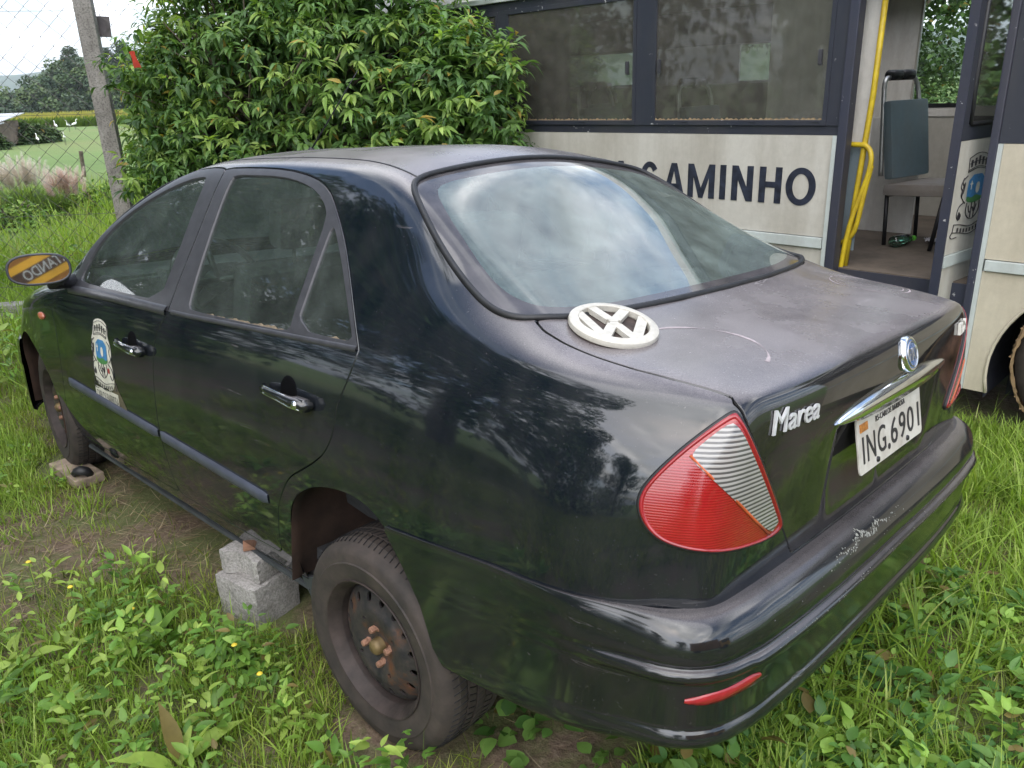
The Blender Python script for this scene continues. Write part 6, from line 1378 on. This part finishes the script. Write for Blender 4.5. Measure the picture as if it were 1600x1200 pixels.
# shrubs beside the shed, small posts, egrets, pampas grass
def shrub(name, loc, R, H, seed, cols, label, n=900, leaf=.16, cat='shrub', group=None):
    e = empty(name, loc, label=label, cat=cat, group=group); r = np.random.default_rng(seed); d = r.normal(0, 1, (n, 3)); d /= np.linalg.norm(d, axis=1, keepdims=True); d[:, 2] = np.abs(d[:, 2])
    f = r.uniform(.55, 1.05, (n, 1)) * (1 + .2 * np.sin(d[:, :1] * 9) * np.sin(d[:, 1:2] * 8)); leafy('foliage', d * f * [R, R, H], r, 3, leaf * .6, leaf, .5, cols, M_FAR, e, .3, d, 2)
    mb = MB()
    for k in range(5): q = k * 1.3; mb.tube([(0, 0, 0), (R * .3 * math.cos(q), R * .3 * math.sin(q), H * .5), (R * .5 * math.cos(q), R * .5 * math.sin(q), H * .85)], [.05, .03, .01], 5)
    mb.build('stems', M_BARK, e, True); return e
for k, (x, y, s) in enumerate(((-24.9, 43.6, .50), (-24.6, 44.5, .44), (-24.6, 45.6, .34), (-23.3, 38.8, .24))): shrub('field_shrub', (x, y, 0), 1.3 * s, 1.9 * s, 60 + k, TG, ['dense vine-covered shrub right beside the shed', 'second shrub out from the shed wall', 'low thin shrub farthest from the shed', 'low dark shrub in front of the shed'][k], 500, .35)
mb = MB()
for k in range(6):
    mb = MB(); mb.tube([(-26.6 + k * .17, 48.0 + k * .1, 0), (-26.6 + k * .17, 48.0 + k * .1, .75 + .1 * (k % 2))], .035, 6); o = mb.build('fence_stake', M_BARK); tag(o, ['first', 'second', 'third', 'fourth', 'fifth', 'last'][k] + ' thin grey stake counting away from the shed', 'stake', 'stakes by the shed')
mb = MB(); mb.tube([(-10.62, 20.9, 0), (-10.58, 20.9, .62)], .05, 6); o = mb.build('field_stake', M_BARK); tag(o, 'lone dark stake standing in the green field', 'stake')
def egret(x, y, s, label, hd):
    """standing white egret: body, tapering S-neck, head with bill, tail and two legs"""
    mb = MB(); mb.tube([(-.22, 0, .40), (-.12, 0, .46), (0, 0, .50), (.10, 0, .52), (.16, 0, .58), (.13, 0, .68), (.17, 0, .78), (.22, 0, .80), (.27, 0, .79)], [.01, .055, .080, .07, .035, .022, .020, .026, .014], 10)
    e = mb.build('egret', simple('egret_white', (.80, .80, .78), .7, var=.05), None, True)
    mb = MB(); mb.tube([(.26, 0, .792), (.36, 0, .780)], [.010, .002], 6); mb.build('bill', simple('bill_yellow', (.6, .4, .05), .5), e, True)
    for sy in (.025, -.025): mb = MB(); mb.tube([(0, sy, .45), (.015, sy, .24), (0, sy, .0), (.06, sy, .0)], [.014, .009, .008, .004], 6); mb.build('leg', M_RUBBER, e, True)
    e.location = (x, y, 0); e.scale = (s, s, s); e.rotation_euler = (0, 0, hd); tag(e, label, 'egret', 'white egrets in the field'); return e
for (px_, D, lb) in ((-.529, 59, 'leftmost egret of the row of three in front of the crop strip'), (-.514, 58, 'middle egret of the row of three in front of the crop strip'), (-.507, 62, 'rightmost egret of the row of three in front of the crop strip'), (-.554, 38.5, 'white egret nearest the shed in the green field'), (-.522, 39, 'white egret walking in the middle of the green field')):
    egret(px_ * D, D, 1.0 if D > 50 else .72, lb, rr.uniform(0, 6))
def simple_col(name):
    m, nt, b = new_mat(name); a = nt.nodes.new('ShaderNodeVertexColor'); a.layer_name = 'Col'; nt.links.new(a.outputs[0], b.inputs['Base Color']); b.inputs['Roughness'].default_value = .95; tl = nt.nodes.new('ShaderNodeBsdfTranslucent'); nt.links.new(a.outputs[0], tl.inputs[0]); q = nt.nodes.new('ShaderNodeMixShader'); q.inputs[0].default_value = .5; o_ = [n_ for n_ in nt.nodes if n_.type == 'OUTPUT_MATERIAL'][0]; nt.links.new(b.outputs[0], q.inputs[1]); nt.links.new(tl.outputs[0], q.inputs[2]); nt.links.new(q.outputs[0], o_.inputs[0]); return m
def pampas(loc, label, seed, n=42, cols=((.95, .86, .76), (.96, .92, .84)), s=1.0):
    e = empty('pampas_grass', loc, label=label, cat='pampas grass'); r = np.random.default_rng(seed); parts = []
    az = r.uniform(0, 2 * PI, 600); B = np.stack([r.normal(0, .14, 600), r.normal(0, .14, 600), np.zeros(600)], 1) * s; V, Q, m_ = blades(B, r.uniform(.5, 1.0, 600) * s, r.uniform(.008, .016, 600), az, np.full(600, .25), r.uniform(.8, 1.8, 600), 5)
    quick_mesh('leaves', V, Q, np.repeat(np.array([[.10, .16, .05]]) * r.uniform(.7, 1.3, (600, 1)), m_, 0), M_GRASS, e)
    tV = []; 
    for k in range(n):
        a = r.uniform(0, 2 * PI); ln = r.uniform(.05, .42) * s; top = np.array([math.cos(a) * ln * 1.35, math.sin(a) * ln * .8, (1.02 - ln * .5 / s * .5) * s + r.uniform(-.15, .08)]); m2 = 520; t = r.uniform(0, 1, m2); ax_ = np.array([math.cos(a) * ln * .35, math.sin(a) * ln * .3, .36 * s])
        P = top - ax_ * (1 - t[:, None]) + r.normal(0, .012, (m2, 3)); z_ = r.uniform(0, 2 * PI, m2)
        V, Q, m_ = blades(P, r.uniform(.05, .10, m2) * s * (1.15 - t), np.full(m2, .006), z_, r.uniform(.3, 1.0, m2), np.full(m2, .7), 2); parts.append((V, Q, np.repeat(np.array(cols)[r.integers(0, 2, m2)] * r.uniform(.8, 1.1, (m2, 1)), m_, 0)))
    quick_mesh('plumes', *join(parts), simple_col('plume_fluff'), e); return e
pampas((-7.75, 13.3, .0), 'wider pale pampas grass clump on the left beyond the wire fence', 1, 38, s=.95)
pampas((-6.95, 13.0, .0), 'pinker round pampas grass clump beside the concrete post', 2, 34, ((.95, .78, .70), (.95, .86, .80)), .76)
shrub('garden_shrub', (-6.35, 13.0, 0), .55, .5, 91, W1, 'dark leafy shrub beside the pink pampas grass', 700, .12)
shrub('garden_shrub', (-7.5, 12.2, 0), .8, .38, 92, W1, 'low pale-leaved shrub under the pampas plumes', 700, .12)
# trees seen over and through the bus, and those mirrored in the paint from the left
NT = tree_proto('yard_tree', 41, H=7, R=3.2, n=13000, zlo=.12, cols=[(.05, .10, .03), (.08, .15, .04), (.11, .19, .05)], leaf=.15); NT.location = (7.5, 17.5, -.6); tag(NT, 'bushy green tree seen through the far window of the bus', 'tree')
YL = ['dark yard tree left of the camera, nearest the car', 'dark yard tree left of the camera, second in its row', 'dark yard tree left of the camera, third in its row', 'dark yard tree left of the camera, abreast of the car bonnet', 'yard tree standing behind the photographer', 'yard tree behind the bus nose', 'yard tree at the left end of the wire fence']
for k, (x, y, s) in enumerate(((-8.2, 1.2, 1.45), (-9.5, -3.8, 1.15), (-9.5, -9.5, 1.0), (-9.6, 5.6, 1.4), (-4, -16, 1.0), (9.5, 7.0, 1.0), (-13.5, 10.2, 1.5))):
    c_ = copy_tree(NT, (x, y, -.3), s, k * 1.1, {0: 1.5, 1: 1.0}.get(k, 1)); tag(c_, YL[k], 'tree', 'trees round the yard')
# orange truck parked behind the photographer: it is what the door mirror shows
trk = empty('box_truck', label='dull orange box truck with a slanted lettered stripe, mirrored in the car door mirror', cat='truck')
MO = simple('orange_paint', (.85, .42, .03), .4, var=.15, nscale=3); MBRN = simple('brown_band', (.10, .05, .03), .5)
mb = MB(); mb.box((0, 0, 1.75), (5.2, 2.2, 2.1), bev=.04); mb.build('cargo_box', simple('dull_orange', (.38, .15, .025), .5, var=.2, nscale=2), trk); mb = MB(); mb.box((3.5, 0, 1.35), (1.6, 2.1, 1.7), bev=.12); mb.build('cab', MO, trk, 'auto')
mb = MB(); mb.box((3.6, 0, 1.75), (1.25, 2.13, .6), bev=.05); mb.build('cab_window', simple('cab_glass', (.02, .025, .03), .05), trk); SL = Matrix.Rotation(math.radians(-24), 4, 'Y'); SC = Vector((.02, 1.106, 1.90))
mb = MB(); mb.box(SC, (3.2, .006, .36), rot=SL); mb.build('orange_stripe', MO, trk); mb = MB(); mb.box(SC + Vector((0, .006, 0)), (3.2, .006, .16), rot=SL); mb.build('side_band', MBRN, trk)
mb = MB(); mb.box((.6, 0, .62), (6.2, 1.0, .2)); mb.build('chassis', M_UNDER, trk)
for x in (-1.6, 3.4):
    for sy in (1, -1): mb = MB(); mb.lathe([(.02, .10), (.2, .10), (.24, .13), (.40, .13), (.45, .08), (.45, -.1), (.2, -.12)], (x, sy * .95, .45), Matrix(((1, 0, 0), (0, 0, sy), (0, -sy, 0))), 32); mb.build('truck_wheel', M_RUBBER, trk, True)
VF = condensed('TRANSPORTANDO', 1.45, .17, weight=.03); VF = condensed('TRANSPORTANDO', 1.25, .135, weight=.0, bevel=.004); XT = SL.to_3x3() @ Matrix(((-1, 0, 0), (0, 0, 1), (0, 1, 0))); place(VF, SC + Vector((0, .012, 0)) + XT @ Vector((-.43, 0, 0)), XT, trk, 'lettering', M_WHITEPL)
trk.location = (2.93, -5.56, 0); trk.rotation_euler = (0, 0, math.radians(28.7))

# ---- the air: far things fade to blue
bm = bmesh.new(); bmesh.ops.create_cube(bm, size=1); me = bpy.data.meshes.new('haze'); bm.to_mesh(me); bm.free(); hz = bpy.data.objects.new('haze', me); COL.objects.link(hz)
hz.scale = (18400, 18400, 262); hz.location = (0, 0, 127); hm = bpy.data.materials.new('haze_air'); hm.use_nodes = True; hn = hm.node_tree.nodes; hn.clear(); ho_ = hn.new('ShaderNodeOutputMaterial'); hv = hn.new('ShaderNodeVolumePrincipled')
hv.inputs['Color'].default_value = (.80, .87, .95, 1); hv.inputs['Density'].default_value = .00016; hm.node_tree.links.new(hv.outputs[0], ho_.inputs['Volume']); me.materials.append(hm); tag(hz, kind='stuff')
scene.cycles.volume_bounces = 0
